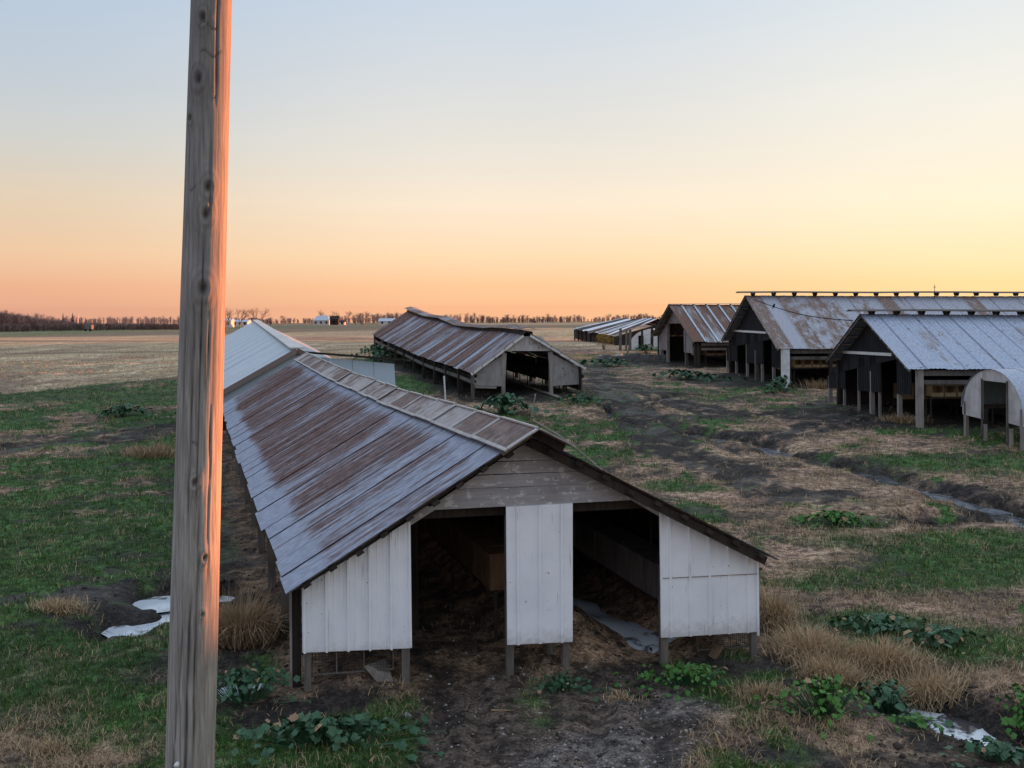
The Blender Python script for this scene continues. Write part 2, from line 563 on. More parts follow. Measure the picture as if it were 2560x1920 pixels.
class MB:
    def __init__(self):
        self.v, self.f, self.uv, self.tint = [], [], [], []

    def add(self, vs, fs, uv=None):
        o = len(self.v)
        self.v += [tuple(p) for p in vs]
        self.f += [tuple(i + o for i in f) for f in fs]
        self.uv += list(uv) if uv is not None else [(0, 0)] * len(vs)

    def box(self, c, sx, sy, sz, ax=Vector((1, 0, 0))):
        c = Vector(c)
        ax = Vector((ax[0], ax[1], 0)).normalized()
        ay = Vector((-ax.y, ax.x, 0))
        vs = [c + ax * (i * sx / 2) + ay * (j * sy / 2) + Vector((0, 0, k * sz / 2)) for k in (-1, 1) for j in (-1, 1) for i in (-1, 1)]
        self.add(vs, [(0, 2, 3, 1), (4, 5, 7, 6), (0, 1, 5, 4), (2, 6, 7, 3), (0, 4, 6, 2), (1, 3, 7, 5)])
        return self

    def beam(self, p, q, w, h, up=Vector((0, 0, 1)), w2=None, h2=None):
        p, q = Vector(p), Vector(q)
        d = (q - p).normalized()
        s = d.cross(up)
        if s.length < 1e-4:
            s = d.cross(Vector((1, 0, 0)))
        s.normalize()
        t = s.cross(d).normalized()
        w2, h2 = w2 or w, h2 or h
        vs = []
        for c, a, b in ((p, w, h), (q, w2, h2)):
            vs += [c - s * a / 2 - t * b / 2, c + s * a / 2 - t * b / 2, c + s * a / 2 + t * b / 2, c - s * a / 2 + t * b / 2]
        self.add(vs, [(3, 2, 1, 0), (4, 5, 6, 7), (0, 1, 5, 4), (1, 2, 6, 5), (2, 3, 7, 6), (3, 0, 4, 7)])
        return self

    def tube(self, pts, rad, n=6):
        pts = [Vector(p) for p in pts]
        if not hasattr(rad, '__len__'):
            rad = [rad] * len(pts)
        vs, fs = [], []
        for i, p in enumerate(pts):
            d = (pts[min(i + 1, len(pts) - 1)] - pts[max(i - 1, 0)]).normalized()
            a = d.cross(Vector((0, 0, 1)) if abs(d.z) < .9 else Vector((1, 0, 0))).normalized()
            b = d.cross(a)
            for k in range(n):
                t = 2 * math.pi * k / n
                vs.append(p + a * (math.cos(t) * rad[i]) + b * (math.sin(t) * rad[i]))
        for i in range(len(pts) - 1):
            for k in range(n):
                fs.append((i * n + k, i * n + (k + 1) % n, (i + 1) * n + (k + 1) % n, (i + 1) * n + k))
        if n > 3:
            fs.append(tuple(range(n - 1, -1, -1)))
            fs.append(tuple((len(pts) - 1) * n + k for k in range(n)))
        self.add(vs, fs)
        return self

    def prism(self, poly, off):
        """flat polygon given thickness by the vector off"""
        n = len(poly)
        off = Vector(off)
        vs = [Vector(p) for p in poly] + [Vector(p) + off for p in poly]
        fs = [tuple(range(n - 1, -1, -1)), tuple(range(n, 2 * n))]
        fs += [(i, (i + 1) % n, n + (i + 1) % n, n + i) for i in range(n)]
        self.add(vs, fs)
        return self

    def build(self, name, mat, parent=None, smooth=False, at=None):
        o0 = Vector(at) if at is not None else (Vector(parent.matrix_world.translation) if parent else Vector((0, 0, 0)))
        if parent is not None:
            base = Vector(parent['_base'])
        else:
            base = o0
        me = bpy.data.meshes.new(name)
        me.from_pydata([(p[0] - base[0], p[1] - base[1], p[2] - base[2]) for p in self.v], [], self.f)
        if any(u != (0, 0) for u in self.uv):
            ul = me.uv_layers.new(name='UVMap')
            idx = np.empty(len(me.loops), int)
            me.loops.foreach_get('vertex_index', idx)
            ul.data.foreach_set('uv', np.array(self.uv, float)[idx].ravel())
        if self.tint:
            a = me.attributes.new('tint', 'FLOAT', 'POINT')
            a.data.foreach_set('value', np.array(self.tint, float))
        if smooth:
            me.polygons.foreach_set('use_smooth', np.ones(len(me.polygons), bool))
        me.materials.append(M[mat] if isinstance(mat, str) else mat)
        o = bpy.data.objects.new(name, me)
        COL.objects.link(o)
        if parent is not None:
            o.parent = parent
            o['_base'] = tuple(base)
        else:
            o.location = base
            o['_base'] = tuple(base)
        return o


def tag(o, label, cat, group=None):
    o['label'] = label
    o['category'] = cat
    if group:
        o['group'] = group
    return o


def thing(name, loc, label, cat, group=None):
    o = bpy.data.objects.new(name, None)
    COL.objects.link(o)
    o.empty_display_size = .3
    o.location = loc
    o['_base'] = tuple(loc)
    return tag(o, label, cat, group)


def np_object(name, v, f, mat, attrs=None, smooth=False):
    me = bpy.data.meshes.new(name)
    nv, nf, k = len(v), len(f), f.shape[1]
    me.vertices.add(nv)
    me.vertices.foreach_set('co', np.asarray(v, np.float32).ravel())
    me.loops.add(nf * k)
    me.loops.foreach_set('vertex_index', np.asarray(f, np.int32).ravel())
    me.polygons.add(nf)
    me.polygons.foreach_set('loop_start', np.arange(0, nf * k, k, dtype=np.int32))
    me.update(calc_edges=True)
    for an, (typ, val) in (attrs or {}).items():
        a = me.attributes.new(an, typ, 'POINT')
        a.data.foreach_set('color' if typ == 'FLOAT_COLOR' else 'value', np.asarray(val, np.float32).ravel())
    if smooth:
        me.polygons.foreach_set('use_smooth', np.ones(nf, bool))
    me.materials.append(M[mat])
    o = bpy.data.objects.new(name, me)
    COL.objects.link(o)
    return o


def lerp(a, b, t):
    return a + (b - a) * t


# ------------------------------------------------------------------ ground


def axis(segs):
    out = [segs[0][0]]
    for a, b, s0, s1 in segs:
        p, s = a, s0
        while p < b - 1e-6:
            f_ = (p - a) / (b - a)
            p += s0 * (s1 / s0) ** f_
            out.append(min(p, b))
    return np.unique(np.round(out, 4))


xs_pos = axis([(0, 26, .14, .16), (26, 60, .2, 2.0), (60, 400, 2.0, 18), (400, 6000, 18, 500)])
xs = np.unique(np.concatenate([-xs_pos, xs_pos]))
ys = axis([(-30, 5, 4, 1), (5, 8, .8, .3), (8, 16, .10, .12), (16, 50, .13, .24), (50, 110, .25, .9), (110, 420, 1, 5), (420, 9000, 5, 260)])
GX, GY = np.meshgrid(xs, ys)
GZ = ht(GX, GY)


def hz(x, y):
    """height of the finished ground mesh at one place"""
    i = min(max(int(np.searchsorted(xs, x)) - 1, 0), len(xs) - 2)
    j = min(max(int(np.searchsorted(ys, y)) - 1, 0), len(ys) - 2)
    a, b = (x - xs[i]) / (xs[i + 1] - xs[i]), (y - ys[j]) / (ys[j + 1] - ys[j])
    return float((GZ[j, i] * (1 - a) + GZ[j, i + 1] * a) * (1 - b) + (GZ[j + 1, i] * (1 - a) + GZ[j + 1, i + 1] * a) * b)


def mix3(c, w, col):
    return c * (1 - w[..., None]) + np.array(col) * w[..., None]


def inpoly(x, y, poly):
    r = np.zeros(np.shape(x), bool)
    n = len(poly)
    for i in range(n):
        x0, y0, x1, y1 = poly[i][0], poly[i][1], poly[(i + 1) % n][0], poly[(i + 1) % n][1]
        c = ((y0 > y) != (y1 > y)) & (x < (x1 - x0) * (y - y0) / (y1 - y0 + 1e-12) + x0)
        r ^= c
    return r


def blob(x, y, p, rx, ry, seed=0, soft=.35):
    d = np.hypot((x - p[0]) / rx, (y - p[1]) / ry) + (fbm(x * 1.3 / rx ** .5, y * 1.3 / rx ** .5, 40 + seed) - .5) * 1.1
    return sst(1 + soft, 1 - soft, d)


MUDS = [
    ([K(1285, 790), K(1310, 850), K(1370, 905), K(1430, 950), K(1500, 995), K(1560, 1018)], 1.0),
    ([K(1310, 830), K(1400, 850), K(1480, 880), K(1560, 905)], 1.3),
    ([K(1400, 880), K(1550, 870), K(1700, 850)], .35),
    ([K(1430, 905), K(1600, 905), K(1720, 895), K(1800, 868)], .4),
    ([K(1520, 935), K(1690, 945), K(1800, 915), K(1900, 880)], .45),
    ([K(1640, 962), K(1700, 982), K(1870, 1020), K(2030, 1062), K(2130, 1100), K(2260, 1135)], .75),
    ([K(1560, 1018), K(1640, 1060), K(1720, 1085), K(1800, 1080)], .7),
    ([K(0, 960), K(120, 945), K(250, 940), K(370, 915)], .8),
    ([K(130, 1285), K(250, 1285), K(380, 1285), K(480, 1310), K(560, 1340)], 1.15),
    ([K(500, 1200), K(540, 1280), K(590, 1400), K(620, 1500)], .8),
    ([K(440, 1000), K(490, 1100), K(520, 1220)], .9),
    ([K(1900, 1500), K(1990, 1520), K(2110, 1560), K(2260, 1610)], .45),
    ([K(1700, 1490), K(1830, 1495), K(1900, 1510)], .3),
    ([K(1950, 1640), K(2212, 1659)], .55),
    ([K(1600, 1640), K(1750, 1640)], .35),
    ([K(930, 1450), K(945, 1540), K(930, 1640)], .22),
    ([K(1255, 1470), K(1275, 1530), K(1230, 1560)], .2),
    ([K(1330, 1470), K(1380, 1500)], .2),
    ([K(1080, 1560), K(1180, 1600)], .25),
    ([K(1500, 1425), K(1570, 1432), K(1660, 1440)], .42),
    ([K(680, 1440), K(860, 1440)], .4),
]


def masks(x, y):
    n1 = fbm(x * .28, y * .28, 31)
    n2 = fbm(x * .9, y * .75, 51)
    n3 = fbm(x * 3.1, y * 2.6, 71, 3)
    nn = .42 * n1 + .32 * n2 + .26 * n3
    # greenness leans on the side of the yard
    bias = .035 * sst(-2, -6, x) + .05 * sst(8, 13, x) * sst(36, 25, y) - .05 * sst(3, 7, x) * sst(14, 10, x) * sst(13, 18, y)
    bias = bias + .03 * sst(28, 40, y) * sst(6, 10, x)
    green = sst(.495, .55, nn + bias)
    for p, rx, ry in ((K(60, 1440), 2.3, 1.6), (K(250, 1160), 3.0, 3.0), (K(1500, 1480), 1.0, .55), (K(1200, 1490), .55, .5), (K(1455, 1055), .9, .8), (K(1800, 1135), .9, .6), (K(2150, 1200), 3.0, 1.8),
                      (K(2000, 1250), 2.4, 1.0), (K(2060, 1010), 3.5, 1.6), (K(700, 1590), 2.2, 1.1), (K(560, 1490), 1.5, .9), (K(1880, 1350), 1.1, .6), (K(2000, 1400), 1.4, .8), (K(1400, 770), 9, 3), (K(1260, 860), 2.4, 1.6),
                      (K(150, 840), 9, 4), (K(340, 850), 4, 4), (K(60, 1150), 3, 2), (K(1850, 820), 5, 2), (K(1950, 1480), .6, .3)):
        green = np.maximum(green, blob(x, y, p, rx, ry, int(p[0] * 7) % 50) * (.75 + .25 * sst(.3, .55, n3)))
    mud = sst(.60, .68, .6 * fbm(x * .45 + 9, y * .45, 91) + .4 * fbm(x * 1.9, y * 1.9, 93, 3)) * .85
    wob = (n2 - .5) * 1.9 + (n3 - .5) * 1.5
    for pts, w in MUDS:
        d = pdist(x, y, pts)
        mud = np.maximum(mud, sst(1.35, .75, d / w + wob))
    for pts, w in RUTS:
        mud = np.maximum(mud, sst(1.7, .8, pdist(x, y, pts) / w + wob * .8))
    for a, b, w in (((15.2, 40.6), (60, 42.8), 4.2), ((14.5, 57.6), (60, 62), 5.0), ((12.2, 72), (36, 74.4), 4.4), ((.2, 46.8), (-7.4, 70.6), 3.0)):
        mud = np.maximum(mud, sst(1.12, .92, pdist(x, y, [a, b]) / w + wob * .15))
    for n, pts, w, dep in WATER:
        mud = np.maximum(mud, sst(2.2, 1.2, pdist(x, y, pts) / w + wob))
    s, u = local_front(x, y)
    hw = 3.35
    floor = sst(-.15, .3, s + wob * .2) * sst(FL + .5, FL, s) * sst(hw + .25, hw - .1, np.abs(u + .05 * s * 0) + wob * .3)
    drive = np.maximum(sst(1.1, .7, pdist(x, y, [K(985, 1400), K(1010, 1500), K(1060, 1659), K(1090, 1800)]) / .85 + wob * .6),
                       sst(1.1, .7, pdist(x, y, [K(1330, 1400), K(1310, 1500), K(1300, 1659), K(1330, 1800)]) / .95 + wob * .6))
    gravel = sst(1.15, .6, pdist(x, y, [K(1240, 1665), K(1400, 1620), K(1440, 1550)]) / .75 + wob * .7)
    gravel = np.maximum(gravel, sst(1.1, .7, pdist(x, y, [K(1000, 1720), K(1650, 1720)]) / .55 + wob * .6))
    yard = sst(75, 50, y - .25 * x)
    return green, mud, floor, drive, gravel, n1, n2, n3, wob


def ground_colors(x, y):
    green, mud, floor, drive, gravel, n1, n2, n3, wob = masks(x, y)
    straw = np.array([.30, .20, .13])
    c = np.ones(x.shape + (3,)) * straw
    c = mix3(c, sst(.42, .62, n2), (.29, .195, .13))
    c = mix3(c, sst(.55, .7, n3) * .6, (.42, .31, .20))
    hol = sst(.5, .64, fbm(x * 2.6, y * 2.0, 131, 3)) * (.35 + .65 * sst(.4, .6, n1))  # mud patches and dark gaps between tufts: shade put into the colour
    c = mix3(c, sst(.46, .58, fbm(x * 1.25 + 31, y * 1.5, 161, 4)) * .9, (.105, .074, .053))
    c = mix3(c, hol * .92, (.06, .045, .035))
    c = mix3(c, sst(.52, .6, fbm(x * .7 + 5, y * 1.1, 141, 3)) * .5, (.36, .225, .165))
    c = mix3(c, green, (.034, .07, .02))
    c = mix3(c, green * sst(.45, .62, n2) * .8, (.055, .115, .028))
    c = mix3(c, mud * (1 - .45 * sst(.55, .66, n3)), (.030, .024, .020))
    wet = mud * .55 * sst(.45, .6, n2)
    c = mix3(c, drive, (.105, .078, .06))
    c = mix3(c, drive * sst(.52, .62, n2), (.045, .034, .027))
    c = mix3(c, gravel * .8 * sst(.3, .6, n3), (.135, .12, .11))
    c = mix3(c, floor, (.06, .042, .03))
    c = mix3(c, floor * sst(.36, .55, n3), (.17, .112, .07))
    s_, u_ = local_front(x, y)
    c = mix3(c, floor * sst(3.2, .2, s_ + wob) * sst(.25, .6, n2) * sst(-.6, .3, u_), (.30, .195, .12))  # brown straw floor, lightened towards the opening: light put into the colour
    # beyond the yard: crop fields
    edge = [K(-1500, 905), K(0, 838), K(370, 805), K(480, 790)]
    ex = [p[0] for p in edge]
    ey = [p[1] for p in edge]
    o = np.argsort(ex)
    yedge = np.interp(x, np.array(ex)[o], np.array(ey)[o])
    yedge = np.where(x > max(ex), np.maximum(yedge, np.interp(x, [max(ex), 4, 12, 30, 200], [yedge.max() * 0 + ey[o[-1]], 104, 98, 95, 95])), yedge)
    yedge = yedge + (n1 - .5) * 3
    fld = sst(-1.0, 1.0, y - yedge)
    lf = fbm(x * .022, y * .035, 101)
    lf2 = fbm(x * .14, y * .05, 103)
    rows = .5 + .5 * np.sin((x * .94 - y * .34) * 2 * math.pi / 3.2 + n1 * 5)
    st = np.ones(x.shape + (3,)) * np.array([.44, .325, .185])
    st = mix3(st, sst(.4, .62, lf2) * .75, (.34, .255, .16))
    st = mix3(st, sst(.5, .6, lf) * .8, (.20, .14, .10))
    st = mix3(st, sst(.52, .62, fbm(x * .5, y * .22, 151, 3)) * .7 * sst(260, 90, y), (.25, .18, .12))
    st = mix3(st, sst(.56, .64, fbm(x * .33 + 3, y * .16, 153, 3)) * .7 * sst(260, 90, y), (.60, .47, .30))
    st = mix3(st, rows * .35 * sst(200, 60, y), (.23, .17, .11))
    st = mix3(st, sst(.55, .66, n3) * .3 * sst(160, 60, y), (.10, .078, .05))
    for yc, k, wd in ((104, .12, 2.2), (140, .10, 5), (182, .14, 6)):
        st = mix3(st, np.exp(-((y - yc - k * x - 14 * (fbm(x * .02, x * 0 + yc, 171) - .5)) / wd) ** 2) * .85 * sst(20, -10, x), (.17, .135, .085))
    grassfar = np.array([.12, .145, .065])
    yb = 262 + 26 * (fbm(x * .01, x * 0 + 3, 7) - .5) + x * .12
    far = sst(-6, 6, y - yb)
    fc = np.ones(x.shape + (3,)) * np.array([.17, .14, .09])
    fc = mix3(fc, sst(.40, .5, fbm(x * .006, y * .004, 111)), grassfar)
    fc = mix3(fc, sst(.55, .62, fbm(x * .004 + 7, y * .003, 113)), (.34, .26, .16))
    st = mix3(st, far, (0, 0, 0))
    st = st + fc * far[..., None]
    # green bank along the field edge
    bank = np.exp(-((y - yedge + 1.8) / 1.6) ** 2) * sst(8, 0, x)
    c = mix3(c, fld, (0, 0, 0)) + st * fld[..., None]
    c = mix3(c, bank * .85, (.035, .055, .02))
    wet = np.maximum(wet, floor * .2) * (1 - fld)
    return c, wet, green * (1 - fld), mud, floor, drive, gravel, fld


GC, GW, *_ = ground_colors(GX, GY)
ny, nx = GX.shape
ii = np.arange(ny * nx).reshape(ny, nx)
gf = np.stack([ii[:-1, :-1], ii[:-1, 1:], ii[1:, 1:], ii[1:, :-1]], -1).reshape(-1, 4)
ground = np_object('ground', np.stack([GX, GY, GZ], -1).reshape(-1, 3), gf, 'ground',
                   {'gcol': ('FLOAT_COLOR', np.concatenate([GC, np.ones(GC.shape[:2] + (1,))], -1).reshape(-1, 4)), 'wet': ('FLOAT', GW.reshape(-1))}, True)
ground['kind'] = 'structure'


def ribbon(name, pts, w, drop):
    """a sheet of water lying in its cut channel; the banks shape its edge"""
    P = [Vector((p[0], p[1], 0)) for p in pts]
    pp = []
    for a, b in zip(P[:-1], P[1:]):
        n = max(2, int((b - a).length / .5))
        pp += [lerp(a, b, i / n) for i in range(n)]
    pp.append(P[-1])
    pp = [pp[0] + (pp[0] - pp[1]).normalized() * w] + pp + [pp[-1] + (pp[-1] - pp[-2]).normalized() * w]
    m = MB()
    lv = [float(hb(p.x, p.y)) - drop for p in pp]
    for i in range(len(pp)):
        lo = [lv[j] for j in range(max(0, i - 3), min(len(pp), i + 4))]
        z = sum(lo) / len(lo)
        d = (pp[min(i + 1, len(pp) - 1)] - pp[max(i - 1, 0)]).normalized()
        s = Vector((d.y, -d.x, 0))
        m.v += [tuple(pp[i] - s * w * 2.2 + Vector((0, 0, z))), tuple(pp[i] + s * w * 2.2 + Vector((0, 0, z)))]
        m.uv += [(0, 0)] * 2
        if i:
            k = 2 * i
            m.f.append((k - 2, k - 1, k + 1, k))
    o = m.build(name, 'pale_sheen' if name == 'pool' else 'streaky' if name in ('stream', 'trickle', 'ditch_water') else 'water')
    o['kind'] = 'structure'
    return o


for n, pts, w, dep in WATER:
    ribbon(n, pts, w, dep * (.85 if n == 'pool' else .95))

# ------------------------------------------------------------------ utility pole


def build_pole():
    p0, p1 = at(460.5, 1920, 6.2), at(538, 0, 6.2)
    d = (p1 - p0) / (p1.z - p0.z)
    base = p0 + d * (-.3 - p0.z)
    top = p0 + d * (9.2 - p0.z)
    t = thing('utility_pole', (base.x, base.y, 0), 'tall weathered grey wooden pole rising in the left foreground, orange sunlight on one side', 'pole')
    nz, na = 760, 110
    zz = np.linspace(-.3, 9.2, nz)
    th = np.linspace(0, 2 * math.pi, na, endpoint=False)
    Z, T = np.meshgrid(zz, th, indexing='ij')
    rad = np.interp(Z, [-.3, p0.z, p1.z, 9.2], [.160, .151, .1255, .117])
    Tw = T + .05 * np.sin(Z * .9)
    fib = fbm(Tw * 9, Z * .55, 5, 4) - .5
    fine = fbm(Tw * 26, Z * 1.1, 15, 3) - .5
    rad = rad + .0045 * fib + .004 * fine + .004 * (vn(Z * 1.1, Z * 0, 3) - .5)
    crack = np.zeros_like(Z)
    # drying checks: (angle, z0, z1, width); angle -90 deg faces the camera
    checks = [(-84, 1.0, 3.2, .028), (-70, 1.9, 3.7, .02), (-103, 2.2, 3.0, .014), (-78, 3.2, 5.4, .016), (-96, 3.3, 5.0, .018), (-118, 3.9, 4.9, .016), (-66, 5.2, 5.9, .02), (-52, 5.95, 7.0, .028),
              (-92, 4.9, 5.6, .014), (-58, 4.3, 4.9, .012), (-110, 1.6, 2.6, .012), (-44, 3.0, 4.3, .014), (-126, 5.1, 6.0, .014), (30, 1, 6, .02), (120, 2, 7, .02), (-62, 2.4, 2.9, .012)]
    for a, z0, z1, w in checks:
        a = math.radians(a) + .05 * np.sin(Z * .9 + a) + .025 * (vn(Z * 5, Z * 0 + a, 4) - .5) * 2
        dd = (T - a + math.pi) % (2 * math.pi) - math.pi
        e = sst(z0, z0 + .35, Z) * sst(z1, z1 - .35, Z)
        g = np.exp(-(dd / (w * 1.9)) ** 2) * e * (.55 + .45 * vn(Z * 9, Z * 0 + 2, 8))
        rad = rad - .02 * g
        crack = np.maximum(crack, g * .95)
    for z0, a0, a1 in ((6.55, -110, -50), (6.38, -105, -35), (6.12, -70, -45), (5.55, -125, -92), (3.95, -100, -70)):
        zc = z0 + .02 * np.sin(T * 7)
        e = sst(math.radians(a0), math.radians(a0) + .2, (T - 2 * math.pi)) * sst(math.radians(a1), math.radians(a1) - .2, T - 2 * math.pi)
        g = np.exp(-((Z - zc) / .008) ** 2) * e
        crack = np.maximum(crack, g * .7)
        rad = rad - .003 * g
    knots = [(6.22, -103, .055), (5.55, -68, .05), (5.38, -72, .05), (4.92, -74, .06), (3.72, -80, .035), (5.98, -125, .03), (3.25, -52, .03), (2.9, -55, .02), (6.6, -95, .045)]
    for z0, a, r in knots:
        a = math.radians(a)
        dd = ((T - a + math.pi) % (2 * math.pi) - math.pi) * .14
        q = np.hypot(dd, (Z - z0) * .62)
        ring = .5 + .5 * np.cos(q / r * 9)
        near = np.exp(-(q / (r * 1.3)) ** 2)
        rad = rad + .016 * near - .03 * np.exp(-(q / (r * .38)) ** 2) + .004 * ring * near
        crack = np.maximum(crack, np.maximum(np.exp(-(q / (r * .42)) ** 2) * .95, (1 - ring) * near * .45))
    cx = base.x + (Z + .3) * d.x
    cy = base.y + (Z + .3) * d.y
    v = np.stack([cx + rad * np.cos(T) - base.x, cy + rad * np.sin(T) - base.y, Z], -1).reshape(-1, 3)
    i2 = np.arange(nz * na).reshape(nz, na)
    j2 = np.roll(i2, -1, 1)
    f = np.stack([i2[:-1], j2[:-1], j2[1:], i2[1:]], -1).reshape(-1, 4)
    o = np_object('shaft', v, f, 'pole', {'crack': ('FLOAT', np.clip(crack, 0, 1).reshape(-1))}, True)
    o.parent = t
    o['_base'] = t['_base']
    # galvanised strap clamp and bolts low on the camera side
    c = at(450, 1895, 6.2)
    y = c.y - .168
    MB().tube([(c.x - .035, y + .02, c.z), (c.x - .035, y - .025, c.z)], .026, 14).build('bolt_washer', 'galv', t, True)
    MB().tube([(c.x - .035, y, c.z), (c.x - .035, y - .045, c.z)], .011, 6).build('bolt', 'galv', t)
    m = MB()
    m.box((c.x + .012, y - .006, c.z - .09), .05, .02, .24)
    m.build('bracket', 'galv', t)
    MB().tube([(c.x + .012, y - .01, c.z + .075), (c.x + .012, y - .045, c.z + .075)], .014, 10).build('insulator', 'white_paint', t, True)
    MB().tube([(c.x + .02, y - .005, c.z), (c.x + .02, y - .04, c.z)], .010, 6).build('bolt', 'galv', t)


build_pole()

# ------------------------------------------------------------------ shed builders


def slope_fn(R0, R1, E0, E1, sag):
    def f(t, v):
        r = lerp(R0, R1, t) + Vector((0, 0, sag(t)))
        e = lerp(E0, E1, t) + Vector((0, 0, sag(t) * .5))
        return lerp(r, e, v)
    return f


def roof_sheets(parent, R0, R1, E0, E1, n, mat, corr=8, amp=.012, sag=lambda t: 0, rows=3, jit=.012, uv0=0, name='roof_sheet', eave_jit=.04):
    f = slope_fn(R0, R1, E0, E1, sag)
    L = (R1 - R0).length
    nrm = (R1 - R0).cross(E0 - R0).normalized()
    if nrm.z < 0:
        nrm = -nrm
    for i in range(n):
        t0, t1 = i / n, (i + 1) / n + .06 / L
        lift = nrm * ((i % 2) * .006 + random.uniform(0, jit * .6))
        tilt = random.uniform(-jit, jit)
        ve = 1 + random.uniform(-eave_jit, eave_jit) / (E0 - R0).length
        nc = corr * 4
        vs, uv, fs = [], [], []
        for j in range(rows + 1):
            v = ve * j / rows
            for k in range(nc + 1):
                t = lerp(t0, min(t1, 1.004), k / nc)
                p = f(t, v) + lift + nrm * (amp * math.cos(2 * math.pi * k / 4) + tilt * v)
                vs.append(p)
                uv.append((uv0 + t * L, v * (lerp(R0, R1, t) - lerp(E0, E1, t)).length))
        for j in range(rows):
            for k in range(nc):
                a = j * (nc + 1) + k
                fs.append((a, a + 1, a + nc + 2, a + nc + 1))
        m = MB()
        m.add(vs, fs, uv)
        m.build(name, mat, parent)


def post(parent, x, y, ztop, w, mat='grey_wood', name='post', ax=Vector((1, 0, 0)), lean=0, d=None):
    m = MB()
    z0 = hz(x, y) - .25
    m.beam((x, y, z0), (x + lean, y, ztop), w, d or w, up=Vector((ax.y, -ax.x, 0)) if abs(ax.x) + abs(ax.y) else Vector((0, 1, 0)))
    return m.build(name, mat, parent)


def ribbed(parent, P, N, corners, mat, rib=.28, depth=.042, name='wall_panel', thick=.03, minor=True):
    """upright ribbed sheet on plane P,N.  corners: bottom-left, bottom-right, top-right, top-left points"""
    bl, br, tr, tl = corners
    wdt = (Vector((br.x, br.y, 0)) - Vector((bl.x, bl.y, 0))).length
    cols = []
    n = max(1, round(wdt / rib))
    pr = [(0, 0), (.03, 0), (.06, 1), (.15, 1), (.18, 0), (.43, 0), (.45, .12), (.49, .12), (.51, 0), (.72, 0), (.74, .12), (.78, .12), (.80, 0)] if minor else [(0, 0), (.40, 0), (.44, 1), (.54, 1), (.58, 0)]
    for i in range(n):
        for a, h in pr:
            cols.append(((i + a) / n, h))
    cols.append((1, 0))
    m = MB()
    vs, fs = [], []
    for t, h in cols:
        o = N * (h * depth)
        vs += [lerp(bl, br, t) + o, lerp(tl, tr, t) + o]
    for i in range(len(cols) - 1):
        fs.append((2 * i, 2 * i + 2, 2 * i + 3, 2 * i + 1))
    m.add(vs, fs)
    back = [bl, br, tr, tl]
    m.prism([p - N * .004 for p in back], -N * thick)
    return m.build(name, mat, parent)


def nest_row(label, A, B, n, mat, top, depth=.42, hgt=.45, lid=None, side=Vector((0, 0, 0)), faces=None, group='rows of wooden nest boxes in the sheds', open_front=False):
    """a long row of wooden boxes on legs from A to B (ground points); box tops at height top above ground"""
    A, B = Vector(A), Vector(B)
    d = (B - A)
    L = d.length
    d.normalize()
    s = Vector((-d.y, d.x, 0)).normalized()
    g0 = A.copy()
    g0.z = hz(A.x, A.y)
    t = thing('nest_box_row', g0, label, 'nest boxes', group)
    m = MB()
    zb = lambda q: float(hb(q.x, q.y)) + top - hgt
    a, b = A.copy(), B.copy()
    a.z, b.z = zb(A) - .03, zb(B) - .03
    for o in (-1, 1):
        m.beam(a + s * o * depth * .4, b + s * o * depth * .4, .05, .06)
    m.build('rail', 'dark_wood', t)
    for i in range(n):
        c = lerp(A, B, (i + .5) / n)
        wv = L / n * .9
        z = zb(c)
        m = MB()
        j = random.uniform(-.015, .015)
        if open_front:
            th = .02
            m.box((c.x, c.y, z + th / 2), wv, depth, th, d)
            m.box((c.x, c.y, z + hgt - th / 2), wv, depth, th, d)
            for o in (-1, 1):
                q = c + d * (o * (wv / 2 - th / 2))
                m.box((q.x, q.y, z + hgt / 2), th, depth - .01, hgt - 2 * th - .004, d)
            q = c + s * (depth / 2 - th)
            m.box((q.x, q.y, z + hgt / 2), wv - 2 * th - .004, th, hgt - 2 * th - .004, d)
            q = c - s * (depth / 2 - .012)
            m.box((q.x, q.y, z + hgt * .2), wv - 2 * th - .006, .02, hgt * .32, d)
        else:
            m.box((c.x + s.x * j, c.y + s.y * j, z + hgt / 2), wv, depth, hgt, d)
            q = c + s * j
            m.box((q.x, q.y, z + hgt + .012), wv * 1.06, depth * 1.1, .02, d)
        m.build('nest_box', mat, t)
    k = max(2, int(L / 2.2))
    for i in range(k + 1):
        c = lerp(A, B, i / k)
        for o in (-1, 1):
            q = c + s * o * depth * .38
            m = MB().beam((q.x, q.y, hz(q.x, q.y) - .1), (q.x, q.y, zb(c) - .0), .05, .05)
            m.build('leg', 'dark_wood', t)
    return t


# ------------------------------------------------------------------ the front shed


